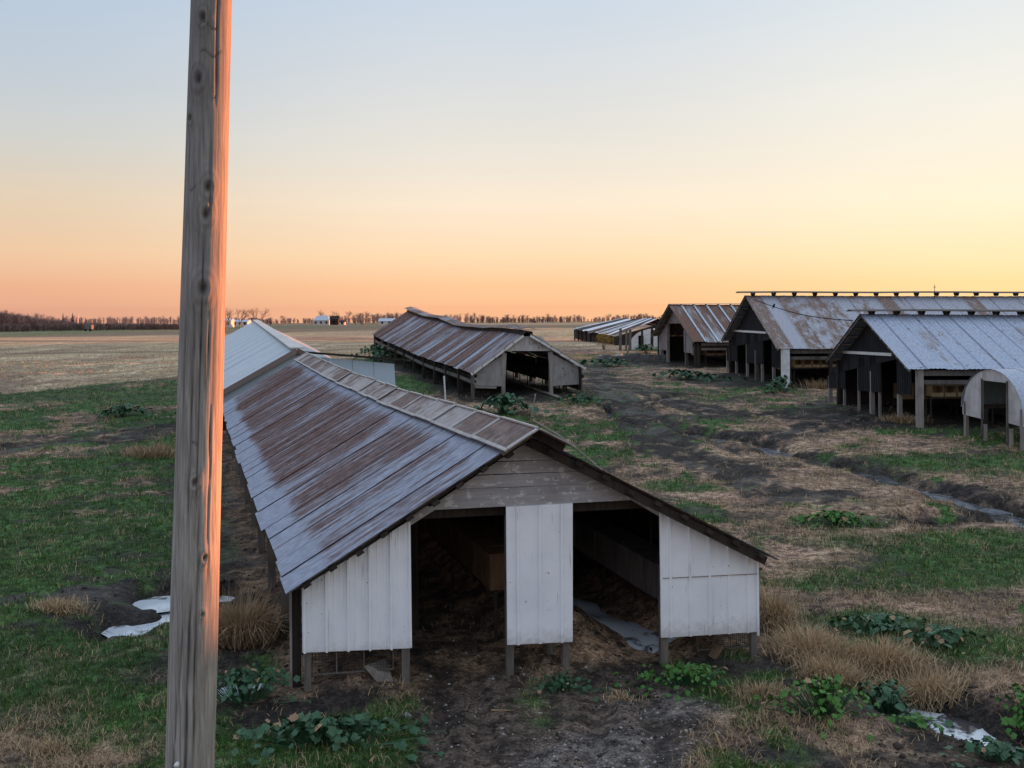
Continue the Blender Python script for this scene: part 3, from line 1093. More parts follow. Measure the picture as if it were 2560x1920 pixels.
def front_shed():
    g = Vector((RIDGE_N.x, RIDGE_N.y, 0))
    t = thing('open_shed', g, 'large open shed in front with rust-streaked metal roof and three white panels', 'shed')
    PR = FP + FN * .30                                   # plane of the roof's front edge
    RN = onp(1322, 1088, PR)
    LN = onp(708, 1478, PR)
    QN = onp(1940, 1409, PR)
    dz = Vector((0, 0, -.12))
    RF, LF, QF = RN + FD * FL + dz, LN + FD * (FL + .3) + dz * 1 + Vector((.0, 0, 0)), QN + FD * FL + dz
    sag = lambda q: -.13 * math.sin(math.pi * min(1, q)) + .008 * math.sin(q * 17)
    roof_sheets(t, RN, RF, LN, LF, 34, 'roof_front', 8, .017, sag, 3, .012)
    roof_sheets(t, RN, RF, QN, QF, 34, 'roof_front', 5, .011, sag, 2, .012, uv0=60)
    # ridge caps: bent plates with a raised lip and an overlapping band
    nL = (RF - RN).cross(LN - RN).normalized()
    nL = nL if nL.z > 0 else -nL
    nR = (RF - RN).cross(QN - RN).normalized()
    nR = nR if nR.z > 0 else -nR
    uL, uR = (LN - RN).normalized(), (QN - RN).normalized()
    n = 21
    for i in range(n):
        t0, t1 = i / n - (.009 if i == 0 else 0), (i + 1) / n
        up = Vector((0, 0, .105 + random.uniform(-.012, .012)))
        A = lerp(RN, RF, t0) + Vector((0, 0, sag(max(t0, 0)))) + up
        B = lerp(RN, RF, t1) + Vector((0, 0, sag(t1))) + up + Vector((0, 0, random.uniform(-.006, .006)))
        if i == 0:
            A = A - FD * .12
        w = .50
        m = MB()
        for u, nn in ((uL, nL), (uR, nR)):
            poly = [A, B, B + u * w, A + u * w]
            o = len(m.v)
            m.add([p for p in poly] + [p - nn * .006 for p in poly], [(0, 1, 2, 3), (7, 6, 5, 4), (3, 2, 6, 7), (0, 3, 7, 4), (1, 2, 6, 5)],
                  [(i + .1, .1), (i + .9, .1), (i + .9, .6), (i + .1, .6)] * 2)
        cap = m.build('ridge_cap', 'cap_metal', t)
        m = MB()
        for u, nn in ((uL, nL), (uR, nR)):
            m.beam(A + u * (w - .015) + nn * .01, B + u * (w - .015) + nn * .01, .05, .022, nn)
            m.beam(A + nn * .012 + FD * .03 + u * .02, A + u * (w - .045) + nn * .012 + FD * .03, .085, .016, nn)
        m.beam(A + Vector((0, 0, .012)) + FD * .09, B + Vector((0, 0, .012)), .05, .02)
        m.build('cap_lip', 'cap_lip', cap)
    # end blocks below the cap at the front
    for u, nn in ((uL, nL), (uR, nR)):
        a = RN - FD * .06 + Vector((0, 0, .05))
        m = MB().beam(a + u * .03, a + u * .47, .05, .11, nn)
        m.build('cap_block', 'dark_wood' if u is uR else 'grey_wood', t)
    # rafter along each rake, purlin ends, fascia
    for u, L_, nn in ((uL, (LN - RN).length, nL), (uR, (QN - RN).length, nR)):
        a = RN + FD * .10 - nn * (.04 if u is uL else .085)
        m = MB().beam(a + u * .05, a + u * (L_ - .12), .07, .035 if u is uL else .11, nn)
        m.build('rafter', 'dark_wood', t)
        for k in range(9):
            q = .35 + k * (L_ - .6) / 8
            c = RN + u * q - nn * (.05 if k % 3 else .075)
            m = MB().beam(c - FD * .0, c + FD * 1.2, .10, .055, nn)
            m.build('purlin_end', 'dark_wood', t)
    # long purlins seen from below
    for u, L_, nn in ((uL, (LN - RN).length, nL), (uR, (QN - RN).length, nR)):
        for q in (.15, .5, .95):
            a = RN + u * (L_ * q) - nn * .06 + FD * 1.4
            b = RF + u * (L_ * q) - nn * .06 - FD * .2
            mid = (a + b) / 2 - Vector((0, 0, .13))
            m = MB().beam(a, mid, .09, .05, nn)
            m.beam(mid, b, .09, .05, nn)
            m.build('purlin', 'dark_wood', t)

    # gable: horizontal boards cut to the rakes
    def rake_x(z, side):                                  # point on the gable plane at height z under the rake
        R_, E_ = onp(1325, 1098), (onp(735, 1478) if side < 0 else onp(1925, 1412))
        q = (R_.z - z) / (R_.z - E_.z)
        return lerp(R_, E_, q)
    lines = [1112, 1152, 1184, 1216, 1262]
    zs = [onp(1330, y).z for y in lines]
    zs[0] = rake_x(zs[0], -1).z
    for a, b in zip(zs[:-1], zs[1:]):
        off = random.uniform(0, .006)
        j = .002
        pl = [rake_x(a - j, -1), rake_x(b + j, -1), rake_x(b + j, 1), rake_x(a - j, 1)]
        dl = random.uniform(-.012, .012)
        pl[1].z += dl
        MB().prism([p + FN * off for p in pl], -FN * .025).build('gable_board', 'gable_wood', t)
    # apex piece
    a = zs[0]
    MB().prism([rake_x(a + .004, -1), rake_x(a + .004, 1), onp(1326, 1099)], -FN * .025).build('gable_board', 'gable_wood', t)
    # split edge of one board standing proud
    m = MB().beam(onp(1210, 1216) + FN * .012, onp(1392, 1213) + FN * .012, .02, .012)
    m.build('split_batten', 'gable_wood', t)
    # rake boards running down to the white panels
    for (u0, v0), (u1, v1), (u2, v2), (u3, v3) in (((1088, 1268), (1017, 1312), (1017, 1292), (1060, 1262)), ((1572, 1254), (1642, 1296), (1642, 1272), (1590, 1247))):
        MB().prism([onp(u0, v0) + FN * .004, onp(u1, v1) + FN * .004, onp(u2, v2) + FN * .004, onp(u3, v3) + FN * .004], -FN * .03).build('rake_board', 'gable_wood', t)
    # tie beam behind the opening's head
    m = MB().beam(onp(1040, 1287) - FN * .16, onp(1640, 1266) - FN * .16, .08, .13)
    m.build('tie_beam', 'dark_wood', t)
    # the three white panels
    ribbed(t, FP, FN, [onp(746, 1624) + FN * .02, onp(1015, 1616) + FN * .02, onp(1017, 1297) + FN * .02, onp(746, 1462) + FN * .02], 'white_tin', .285, name='wall_panel')['label'] = 'white ribbed metal panel beside the aisle, cut to the roof slope'
    ribbed(t, FP, FN, [onp(1257, 1610) + FN * .035, onp(1420, 1604) + FN * .035, onp(1424, 1259) + FN * .035, onp(1258, 1266) + FN * .035], 'white_tin', .285, name='centre_panel', minor=False, depth=.028)['label'] = 'white metal panel hanging between the two openings'
    ribbed(t, FP, FN, [onp(1642, 1598) + FN * .02, onp(1883, 1586) + FN * .02, onp(1884, 1394) + FN * .02, onp(1642, 1272) + FN * .02], 'white_tin', .285, name='wall_panel', minor=False, depth=.02)['label'] = 'white metal panel with a cross seam'
    m = MB().beam(onp(1644, 1449) + FN * .032, onp(1882, 1440) + FN * .040, .006, .007)
    m.build('sheet_seam', 'brown_wood', t)
    m = MB()
    for u in (1643, 1016, 1883):
        m.beam(onp(u, 1595 if u > 1500 else 1614) + FN * .026, onp(u, {1643: 1276, 1016: 1300, 1883: 1396}[u]) + FN * .026, .03, .03)
    m.build('corner_trim', 'white_tin', t)
    # gable posts
    for u, w in ((758, .085), (1004, .10), (1265, .10), (1406, .095), (1652, .10), (1877, .08)):
        p = onp(u, 1650) - FN * .065
        post(t, p.x, p.y, onp(u, 1500 if u < 1100 or u > 1600 else 1290).z, w, 'grey_wood', ax=FG)
    p = onp(1383, 1640) - FN * .42
    post(t, p.x, p.y, 2.0, .10, 'grey_wood', ax=FG)
    p = onp(728, 1650) - FN * .18
    post(t, p.x, p.y, LN.z + .02, .13, 'dark_wood', ax=FG, d=.05)
    m = MB().beam((p.x - .05, p.y - .045, hz(p.x, p.y) - .1), (p.x - .05, p.y - .045, LN.z), .025, .03)
    m.build('corner_batten', 'pale_wood', t)
    # side posts and eave beams
    for e0, sgn in ((LN, 1), (QN, -1)):
        inn = FG * (.22 * sgn)
        for k in range(1, 11):
            q = e0 + inn + FD * (.2 + k * 2.42)
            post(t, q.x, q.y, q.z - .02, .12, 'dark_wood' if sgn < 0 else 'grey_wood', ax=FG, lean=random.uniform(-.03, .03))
        a, b = e0 + inn + FD * .5 + Vector((0, 0, -.01)), e0 + inn + FD * (FL - .3) + Vector((0, 0, -.12))
        mid = (a + b) / 2 - Vector((0, 0, .06))
        m = MB().beam(a, mid, .06, .12)
        m.beam(mid, b, .06, .12)
        m.build('eave_beam', 'dark_wood', t)
    # boards added on the right-hand side and far end to darken the inside
    for k in range(9):
        a = QN + FG * -.3 + FD * (.5 + k * 2.7)
        b = a + FD * 2.66
        for j in range(6):
            z0 = QN.z - .02 - j * .2 - .12 * math.sin(k * .35)
            MB().beam(Vector((a.x, a.y, z0)), Vector((b.x, b.y, z0)), .02, .215).build('shade_board', 'dark_wood', t)
    e = RF - FD * .4 - Vector((0, 0, .1))  # end wall added to keep the inside dark
    MB().prism([e, lerp(e, LF, .95), Vector((LF.x, LF.y, .3)), Vector((QF.x, QF.y, .3)), lerp(e, QF, .95)], FD * .03).build('end_wall', 'dark_wood', t)
    # aisle posts inside
    for uo in (-.95, 1.0):
        for k in range(1, 10):
            q = RN + FG * uo + FD * (k * 2.42)
            post(t, q.x, q.y, RN.z - abs(uo) * .6 - .2, .09, 'dark_wood', ax=FG)
    # a light line lying over the right-hand roof edge, held on the ridge
    m = MB().tube([onp(1340, 1062) + Vector((0, 0, .04)) + FD * .2, onp(1395, 1088) + FD * .1, onp(1430, 1120) - FD * .1, onp(1470, 1152), onp(1500, 1178)], .012, 5)
    m.build('loose_rope', 'pale_wood', t)
    # thin vent stake standing on the ridge
    a = lerp(RN, RF, .42)
    return t


front = front_shed()


def along(s, u):
    p = RIDGE_N + FD * s + FG * u
    return Vector((p.x, p.y, 0))


nest_row('brown wooden nest boxes behind the middle white panel of the front shed', along(1.2, .02), along(18, .02), 38, 'brown_wood', 1.25, .5, .5)
nest_row('dark nest boxes behind the right white panel of the front shed', along(.8, 2.45), along(18, 2.5), 38, 'grey_wood', .98, .46, .5)
nest_row('dark nest boxes along the left eave of the front shed', along(.9, -2.3), along(22, -2.3), 44, 'dark_wood', 1.15, .46, .45)

# wet strip on the aisle floor
W_IN = [along(.55, 2.05), along(1.3, 1.75), along(2.2, 1.55), along(3.2, 1.35), along(4.6, 1.2), along(6.5, 1.1), along(9, 1.1)]


def aisle_water():
    m = MB()
    pp = []
    for a, b in zip(W_IN[:-1], W_IN[1:]):
        k = max(2, int((b - a).length / .12))
        pp += [lerp(a, b, i / k) for i in range(k)]
    last = None
    for i, p in enumerate(pp):
        w = .30 + .2 * (vn(i * .23, 3.3, 5) - .3) + .07 * math.sin(i * .9)
        d = (pp[min(i + 1, len(pp) - 1)] - pp[max(0, i - 1)]).normalized()
        s = Vector((d.y, -d.x, 0))
        o = s * (.12 * (float(vn(i * .31, 8.1, 6)) - .5))
        row = []
        for q in (-1, -.3, .4, 1):
            r = p + o + s * (q * w)
            row.append((r.x, r.y, hz(r.x, r.y) + .02 + (.012 if abs(q) < .5 else -.03)))
        m.add(row, [])
        k = len(m.v)
        if last is not None:
            for c in range(3):
                m.f.append((k - 8 + c, k - 7 + c, k - 3 + c, k - 4 + c))
        last = 1
    o = m.build('aisle_water', 'pale_sheen', smooth=True)
    o['kind'] = 'structure'


aisle_water()


# wire cages standing under the white panels
def wire_cage(c, ax, sx, sy, sz, label, plate, tilt=0):
    ax = Vector((ax.x, ax.y, 0)).normalized()
    ay = Vector((-ax.y, ax.x, 0))
    z0 = hz(c.x, c.y)
    t = thing('wire_cage', (c.x, c.y, z0), label, 'cage', 'wire cages under the white panels')
    m = MB()

    def P(i, j, k):
        return Vector((c.x, c.y, z0)) + ax * (i * sx / 2) + ay * (j * sy / 2) + Vector((0, 0, k * sz))
    w = .004
    n = 26
    for i in range(n + 1):
        a = -1 + 2 * i / n
        for j in (-1, 1):
            m.beam(P(a, j, 0), P(a, j, 1), w, w)
        m.beam(P(a, -1, 1), P(a, 1, 1), w, w)
    for k in range(9):
        b = k / 8
        for j in (-1, 1):
            m.beam(P(-1, j, b), P(1, j, b), w, w)
        for i in (-1, 1):
            m.beam(P(i, -1, b), P(i, 1, b), w, w)
    for k in range(7):
        b = -1 + 2 * k / 6
        m.beam(P(-1, b, 1), P(1, b, 1), w, w)
    m.build('wire_mesh', 'dark_wood', t)
    m = MB()
    for j in (-1, 1):
        for k in (0.02, 1):
            m.beam(P(-1, j, k), P(1, j, k), .018, .018)
    for i in (-1, -.35, .3, 1):
        m.beam(P(i, -1, 0), P(i, -1, 1), .014, .014)
    m.build('frame', 'grey_wood', t)
    m = MB()
    q = P(*plate, 1.04)
    m.box((q.x, q.y, q.z), .26, .16, .018, ax)
    pl = m.build('feed_plate', 'white_paint', t)
    m = MB()
    for o in (-.06, .06):
        m.box((q.x + ax.x * o, q.y + ax.y * o, q.z + .012), .02, .09, .012, ax)
    m.build('clip', 'black', pl)
    return t


c1 = onp(868, 1660) - FN * .32
wire_cage(c1, FG, 1.05, .55, .29, 'wire cage with pale plate on top under the left white panel', (-.05, -.5))
c2 = onp(1815, 1640) - FN * .5
wire_cage(c2, FG, .75, .5, .22, 'wire cage with white plate on top under the right white panel', (.55, -.6))
g = onp(1776, 1662)
m = MB().beam(onp(1748, 1690) - FN * .02, onp(1800, 1632) - FN * .18, .14, .03)
tag(m.build('leaning_board', 'brown_wood', at=(g.x, g.y, 0)), 'short brown board leaning on the cage under the right panel', 'board')
m = MB().prism([onp(898, 1662) - FN * .02, onp(965, 1735) + FN * .12, onp(972, 1700) - FN * .0, onp(955, 1655) - FN * .2], FN * .008)
tag(m.build('wire_flap', 'grey_wood', at=(c1.x + .4, c1.y, 0)), 'bent grey flap leaning on the left wire cage', 'flap')

# ------------------------------------------------------------------ shed in the middle distance


def mid_shed():
    RN = at(1317, 829, 46)
    LN = at(1175, 932.5, 45.1)
    QN = at(1465, 921, 47.0)
    ax = R(18)
    D = Vector((-math.sin(ax), math.cos(ax), 0))
    L = 26.0
    up = Vector((0, 0, .96))
    t = thing('low_shed', (RN.x, RN.y, hz(RN.x, RN.y)), 'long grey shed with sagging raised ridge cap and dark doorway, in the middle distance', 'shed')
    RF, LF, QF = RN + D * L + up, LN + D * L + up + Vector((0, 0, .16)), QN + D * L + up
    sag = lambda q: -.28 * math.sin(math.pi * q) + .06 * math.sin(q * 13)
    roof_sheets(t, RN, RF, LN, LF, 34, 'roof_mid', 5, .012, sag, 2, .02)
    roof_sheets(t, RN, RF, QN, QF, 34, 'roof_mid', 3, .012, sag, 2, .02, uv0=80)
    uL, uR = (LN - RN).normalized(), (QN - RN).normalized()
    nL = (RF - RN).cross(LN - RN).normalized()
    nL = nL if nL.z > 0 else -nL
    nR = (RF - RN).cross(QN - RN).normalized()
    nR = nR if nR.z > 0 else -nR
    # raised, warped ridge vent: cap plates and dark side boards
    n = 13
    wob = lambda q: .16 + .05 * math.sin(q * 9 + 1) + .05 * math.sin(q * 23) + (.12 * max(0, (q - .93) / .07))
    for i in range(n):
        t0, t1 = i / n, (i + 1) / n + .004
        m = MB()
        pts = []
        for q in (t0, t1):
            r = lerp(RN, RF, q) + Vector((0, 0, sag(min(1, q)) + wob(q)))
            pts.append(r)
        A, B = pts
        for u, nn in ((uL, nL), (uR, nR)):
            uu = (u + Vector((0, 0, .35))).normalized()
            poly = [A, B, B + uu * .42, A + uu * .42]
            m.add(poly + [p - Vector((0, 0, .02)) for p in poly], [(0, 1, 2, 3), (7, 6, 5, 4), (3, 2, 6, 7), (0, 3, 7, 4), (1, 2, 6, 5)], [(i + .1, .1), (i + .9, .1), (i + .9, .6), (i + .1, .6)] * 2)
        m.build('ridge_cap', 'cap_metal', t)
        m = MB()
        for u in (uL, uR):
            a = lerp(RN, RF, t0) + u * .30 + Vector((0, 0, sag(t0) + .06))
            b = lerp(RN, RF, min(t1, 1)) + u * .30 + Vector((0, 0, sag(t1) + .06))
            m.beam(a, b, .03, .16)
        m.build('vent_board', 'dark_wood', t)
    # gable
    G = (QN - LN)
    G.z = 0
    G.normalize()
    N = Vector((G.y, -G.x, 0))
    P = Vector((RN.x, RN.y, 0)) - N * .0 + D * .25
    o = lambda u, v, k=0: onp(u, v, P, N) + N * k
    Zs = 1 / 3.4563
    z3 = lambda x, y, k=0: o(900 + x * Zs, 730 + y * Zs, k)
    MB().prism([z3(1258, 508), z3(1694, 514), z3(1560, 385), z3(1392, 385)], -N * .03).build('gable_panel', 'pale_ply', t)['label'] = 'pale board with dark drips above the doorway'
    m = MB()
    for x, y0, y1 in ((1300, 450, 472), (1316, 445, 470), (1460, 425, 460), (1485, 440, 462), (1500, 430, 452), (1515, 438, 455), (1540, 470, 500), (1565, 460, 490)):
        m.beam(z3(x, y0, .006), z3(x + 2, y1, .006), .05, .006)
    m.build('drip_stain', 'black', t)
    MB().prism([z3(1432, 382, -.01), z3(1508, 382, -.01), z3(1465, 345, -.01)], -N * .03).build('vent_opening', 'black', t)
    MB().prism([z3(965, 805), z3(1245, 815), z3(1262, 525), z3(985, 690)], -N * .03).build('wall_panel', 'grey_ply', t)['label'] = 'grey plywood panel with holes near its corner'
    MB().prism([z3(1640, 815), z3(1885, 805), z3(1880, 655), z3(1620, 520)], -N * .03).build('wall_panel', 'grey_ply', t)
    m = MB()
    for x, y, r in ((990, 722, 13), (988, 770, 9), (1745, 665, 5), (1765, 720, 4), (1830, 690, 4)):
        c = z3(x, y, .004)
        m.box(c, r * 2 * Zs * 46 / F, .006, r * 2 * Zs * 46 / F, G)
    m.box(z3(1892, 695, .004), .10, .006, .38, G)
    m.build('hole', 'black', t)
    # white rake trim: short overlapping pieces
    for u, E, nn in ((uL, LN, nL), (uR, QN, nR)):
        Lr = (E - RN).length
        q = .25
        k = 0
        while q < Lr - .1:
            e = min(Lr, q + random.uniform(.45, .7))
            a = RN + u * q + D * .05 - nn * (.05 + random.uniform(0, .03))
            b = RN + u * e + D * .05 - nn * (.05 + random.uniform(0, .03))
            MB().beam(a, b, .03, .13, nn).build('rake_trim', 'white_paint', t)
            q = e + .03
    # posts
    for x in (1232, 1645):
        p = z3(x, 850, -.06)
        post(t, p.x, p.y, z3(x, 520).z, .16, 'pale_wood', ax=G)
    p = z3(968, 850, -.05)
    post(t, p.x, p.y, z3(968, 700).z, .13, 'grey_wood', ax=G)
    p = z3(1912, 800, -.05)
    post(t, p.x, p.y, z3(1900, 670).z, .13, 'grey_wood', ax=G, lean=-.08)
    MB().beam(z3(985, 818, -.02), z3(1170, 824, -.02), .05, .09).build('sill_board', 'pale_wood', t)
    for e0, e1, sgn in ((LN, LF, 1), (QN, QF, -1)):
        for k in range(1, 11):
            q = lerp(e0, e1, k / 10.05) + G * (.15 * sgn)
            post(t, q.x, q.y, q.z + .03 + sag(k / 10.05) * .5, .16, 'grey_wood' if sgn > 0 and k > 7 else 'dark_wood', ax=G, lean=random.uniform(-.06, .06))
        a, b = e0 + G * (.15 * sgn), e1 + G * (.15 * sgn)
        dz = Vector((0, 0, -.42))
        m = MB()
        for k in range(10):
            m.beam(lerp(a, b, k / 10) + dz + Vector((0, 0, sag(k / 10) * .5)), lerp(a, b, (k + 1) / 10) + dz + Vector((0, 0, sag((k + 1) / 10) * .5)), .05, .16)
        m.build('side_rail', 'grey_wood', t)
    A, B = lerp(RN, LN, .75) + D * 1.0, lerp(RF, LF, .75) - D * 1
    nest_row('dim nest boxes along the left eave of the middle-distance shed', (A.x, A.y, 0), (B.x, B.y, 0), 40, 'dark_wood', 1.0, .5, .4)
    A, B = lerp(RN, QN, .72) + D * 1.0, lerp(RF, QF, .72) - D * 1
    nest_row('dim nest boxes along the right eave of the middle-distance shed', (A.x, A.y, 0), (B.x, B.y, 0), 40, 'dark_wood', 1.05, .5, .45)
    e = RF - D * .5 - Vector((0, 0, .15))  # end wall added to darken the view through the doorway
    MB().prism([e, lerp(e, LF, .95), Vector((LF.x, LF.y, 1)), Vector((QF.x, QF.y, .4)), lerp(e, QF, .95)], D * .03).build('end_wall', 'dark_wood', t)
    for k in range(8):  # boards added along the right side to keep the inside dark
        a, b = lerp(QN, QF, k / 8) - G * .3, lerp(QN, QF, (k + .98) / 8) - G * .3
        for j in range(5):
            dz = Vector((0, 0, -.1 - .22 * j + sag(k / 8) * .5))
            MB().beam(a + dz, b + dz, .02, .25).build('shade_board', 'dark_wood', t)
    # planks lying in the doorway
    a, b = ga(1270, 955), ga(1395, 1000)
    m = MB().beam(a + Vector((0, 0, .12)), b + Vector((0, 0, .10)), .16, .05)
    tag(m.build('plank', 'pale_wood', at=tuple(b)), 'long pale plank lying at the mid-distance shed doorway', 'plank')
    return t


mid_shed()

# ------------------------------------------------------------------ sheds on the right


def right_barn(name, label, NE, FE, RN, D, L, fall, n, mat, zx, panels, header, posts, gable_pts, wall_mat, vent, post_mat='pale_wood', corner=None, lookouts=True, corr=5, sheet_w=None):
    """NE, FE: eave ends of the gable (near, far side); RN: ridge end; D: long axis"""
    t = thing(name, (NE.x, NE.y, hz(NE.x, NE.y)), label, 'barn')
    dn = D * L + Vector((0, 0, fall))
    RF, NF, FF = RN + dn, NE + dn, FE + dn
    sag = lambda q: -.05 * math.sin(math.pi * 3 * q)
    roof_sheets(t, RN, RF, NE, NF, n, mat, corr, .012, sag, 2, .012, eave_jit=.05)
    roof_sheets(t, RN, RF, FE, FF, max(6, n // 2), mat, 3, .012, sag, 1, .01, uv0=90)
    uN, uF = (NE - RN).normalized(), (FE - RN).normalized()
    nN = (RF - RN).cross(NE - RN).normalized()
    nN = nN if nN.z > 0 else -nN
    nF = (RF - RN).cross(FE - RN).normalized()
    nF = nF if nF.z > 0 else -nF
    if vent:
        gap, step, nv = vent
        # thin cap boards on blocks, with daylight between
        nc = int(L / 2.6)
        for i in range(nc):
            a = RN + dn * (i / nc) + Vector((0, 0, gap + .03 * math.sin(i * 1.7) * .5)) - (D * .45 if i == 0 else Vector((0, 0, 0)))
            b = RN + dn * ((i + 1) / nc) + Vector((0, 0, gap + .03 * math.sin((i + 1) * 1.7) * .5))
            m = MB()
            for u in (uN, uF):
                uu = (u + Vector((0, 0, .3))).normalized()
                poly = [a, b, b + uu * .34, a + uu * .34]
                m.add(poly + [p + Vector((0, 0, .03)) for p in poly], [(3, 2, 1, 0), (4, 5, 6, 7), (3, 2, 6, 7), (0, 3, 7, 4), (1, 2, 6, 5)])
            m.build('vent_cap', 'grey_wood', t)
        for i in range(nv):
            c = RN + D * (.5 + i * step) + Vector((0, 0, fall * (.5 + i * step) / L))
            if (c - RN).length > L:
                break
            m = MB()
            for o in (-1, 1):
                m.beam(c + D * (.03 * o) + Vector((0, 0, -.02)), c + D * (.10 * o) + Vector((0, 0, gap - .02)), .3, .04, D)
            m.build('vent_block', 'dark_wood', t)
    else:
        MB().beam(RN + Vector((0, 0, .03)), RF + Vector((0, 0, .03)), .4, .04).build('ridge_cap', 'galv', t)
    G = Vector((FE.x - NE.x, FE.y - NE.y, 0)).normalized()
    N = -D
    N = Vector((G.y, -G.x, 0))
    if N.dot(D) > 0:
        N = -N
    P = Vector((NE.x, NE.y, 0)) - N * .55
    o = lambda x, y, k=0: onp(zx[0] + x / zx[2], zx[1] + y / zx[2], P, N) + N * k
    Rw, Nw, Fw = RN - N * .55, NE - N * .55 + G * .25, FE - N * .55 - G * .25

    def under(pt):                                        # clamp a wall point to below the roof
        s = (pt - Rw).dot(G)
        e = Fw if s > 0 else Nw
        q = abs(s) / abs((e - Rw).dot(G))
        return min(pt.z, lerp(Rw.z, e.z, q) - .07)
    for pn, pm, pts, lab in panels:
        ps = [o(x, y) for x, y in pts]
        for p in ps:
            p.z = under(p)
        # order bottom-left, bottom-right, top-right, top-left
        ob = ribbed(t, P, N, ps, pm, .22, .02, name=pn, minor=False)
        if lab:
            ob['label'] = lab
    # gable triangle
    hp = [o(x, y) for x, y in gable_pts]
    for p in hp:
        p.z = under(p)
    top = Rw - Vector((0, 0, .09))
    nseg = 14
    m = MB()
    bot = [lerp(hp[0], hp[1], i / nseg) for i in range(nseg + 1)]
    vs, fs = [], []
    for i in range(nseg):
        for e in (0, 1):
            q = lerp(hp[0], hp[1], (i + e) / nseg)
            zt = q.copy()
            zt.z = 99
            zt.z = under(zt)
            d = N * (.0 if i % 2 else .02)
            vs += [q + d, zt + d]
        k = 4 * i
        fs.append((k, k + 2, k + 3, k + 1))
    # close the peak
    m.add(vs, fs)
    tri = [hp[0], hp[1]] + [Vector((p.x, p.y, z)) for p, z in ((hp[1], under(Vector((hp[1].x, hp[1].y, 99)))), (Rw, Rw.z - .09), (hp[0], under(Vector((hp[0].x, hp[0].y, 99)))))]
    m.prism([p - N * .02 for p in tri], -N * .02)
    m.build('gable_siding', wall_mat[0], t)
    if header:
        MB().beam(o(*header[0], .06), o(*header[1], .06), .05, .12).build('door_track', 'white_paint', t)
    for x, ytop, w, mt in posts:
        p = o(x, 900, -.08)
        post(t, p.x, p.y, under(o(x, ytop)), w, mt, ax=G)
    # rafters and lookouts at the overhang
    for u, E_, nn in ((uN, NE, nN), (uF, FE, nF)):
        Lr = (E_ - RN).length
        MB().beam(RN + D * .08 - nn * .06, RN + u * Lr + D * .08 - nn * .06, .05, .09, nn).build('barge_board', 'grey_wood', t)
        if lookouts:
            for k in range(6):
                q = .5 + k * (Lr - .8) / 5
                a = RN + u * q - nn * .07
                MB().beam(a + D * .03, a + D * .75, .13, .05, nn).build('lookout', 'pale_wood', t)
    # side posts under the near eave, eave beam
    inn = G * .25
    for k in range(0, int(L / 2.6)):
        q = NE + D * (.55 + k * 2.6) + inn + Vector((0, 0, fall * k * 2.6 / L))
        if k == 0 and corner:
            post(t, q.x, q.y, q.z + .08, corner[0], corner[1], ax=G)
        else:
            q = q + G * .2
            post(t, q.x, q.y, q.z + .08, .17, 'dark_wood', ax=G)
    for dz, h_ in ((-.16, .2), (-.5, .16)):
        MB().beam(NE + D * .7 + inn * 1.2 + Vector((0, 0, dz)), NF + inn * 1.2 + Vector((0, 0, dz)), .05, h_).build('eave_beam', 'grey_wood', t)
    # far side
    for k in range(0, int(L / 2.6)):
        q = FE + D * (.55 + k * 2.6) - inn + Vector((0, 0, fall * k * 2.6 / L))
        post(t, q.x, q.y, q.z + .05, .15, 'dark_wood', ax=G)
    for k in range(int(L / 2.6)):  # far-side walls added to block the sun and darken the inside
        a = FE + D * (.6 + k * 2.6) - inn * .6 + Vector((0, 0, fall * k * 2.6 / L))
        b = a + D * 2.56
        zb = float(hb(a.x, a.y)) - .1
        MB().prism([a, b, Vector((b.x, b.y, zb)), Vector((a.x, a.y, zb))], G * .03).build('added_side_wall', 'dark_wood', t)
    e = RF - Vector((0, 0, .15))  # closing wall added for a dark interior
    MB().prism([e, lerp(e, NF, .9), Vector((NF.x, NF.y, .4)), Vector((FF.x, FF.y, .4)), lerp(e, FF, .95)], D * .03).build('end_wall', 'dark_wood', t)
    # partition added across the inside, behind the doors, to keep it dark
    c0 = lerp(NE, FE, .12) + D * 4.6
    c1 = lerp(NE, FE, .95) + D * 4.6
    zb = float(hb(c0.x, c0.y)) + .25
    MB().prism([Vector((c0.x, c0.y, zb)), Vector((c1.x, c1.y, zb)), Vector((c1.x, c1.y, FE.z)), Vector((RN.x + D.x * 4.6, RN.y + D.y * 4.6, RN.z - .3)), Vector((c0.x, c0.y, NE.z))], D * .03).build('shade_partition', 'dark_wood', t)
    return t, G, N, RF, NF, FF


# nearest dark barn
zxE = (1900, 700, 3.3515)
NE, FE, RN = at(2268, 936, 36.4), at(2060, 912, 44.9), at(2149, 796, 40.6)
DE = Vector((1, .05, 0)).normalized()
barnE = right_barn('dark_barn', 'dark-sided barn with blue-grey roof and open ridge vent behind the arched hut', NE, FE, RN, DE, 70, -.5, 94, 'roof_e', zxE,
                   [('wall_panel', 'black_tin', [(705, 945), (552, 936), (552, 600), (705, 648)], None),
                    ('sliding_door', 'black_tin', [(997, 978), (812, 962), (812, 652), (997, 662)], 'dark sliding door hung on a white track'),
                    ('wall_panel', 'black_tin', [(1258, 1003), (1138, 995), (1138, 600), (1258, 600)], None)],
                   ((650, 634), (1110, 664)),
                   [(565, 720, .16, 'pale_wood'), (685, 660, .10, 'pale_wood'), (806, 655, .09, 'pale_wood'), (915, 800, .17, 'pale_wood'), (980, 660, .09, 'pale_wood'), (1145, 700, .15, 'pale_wood')],
                   [(1235, 668), (575, 640)], ('black_tin',), (.17, 1.06, 60), corner=(.22, 'pale_wood'))
zxD = (1400, 720, 3.6867)
NE2, FE2, RN2 = at(1941, 881, 52.4), at(1801, 858, 62.9), at(1862, 746, 57.6)
DD = Vector((1, .10, 0)).normalized()
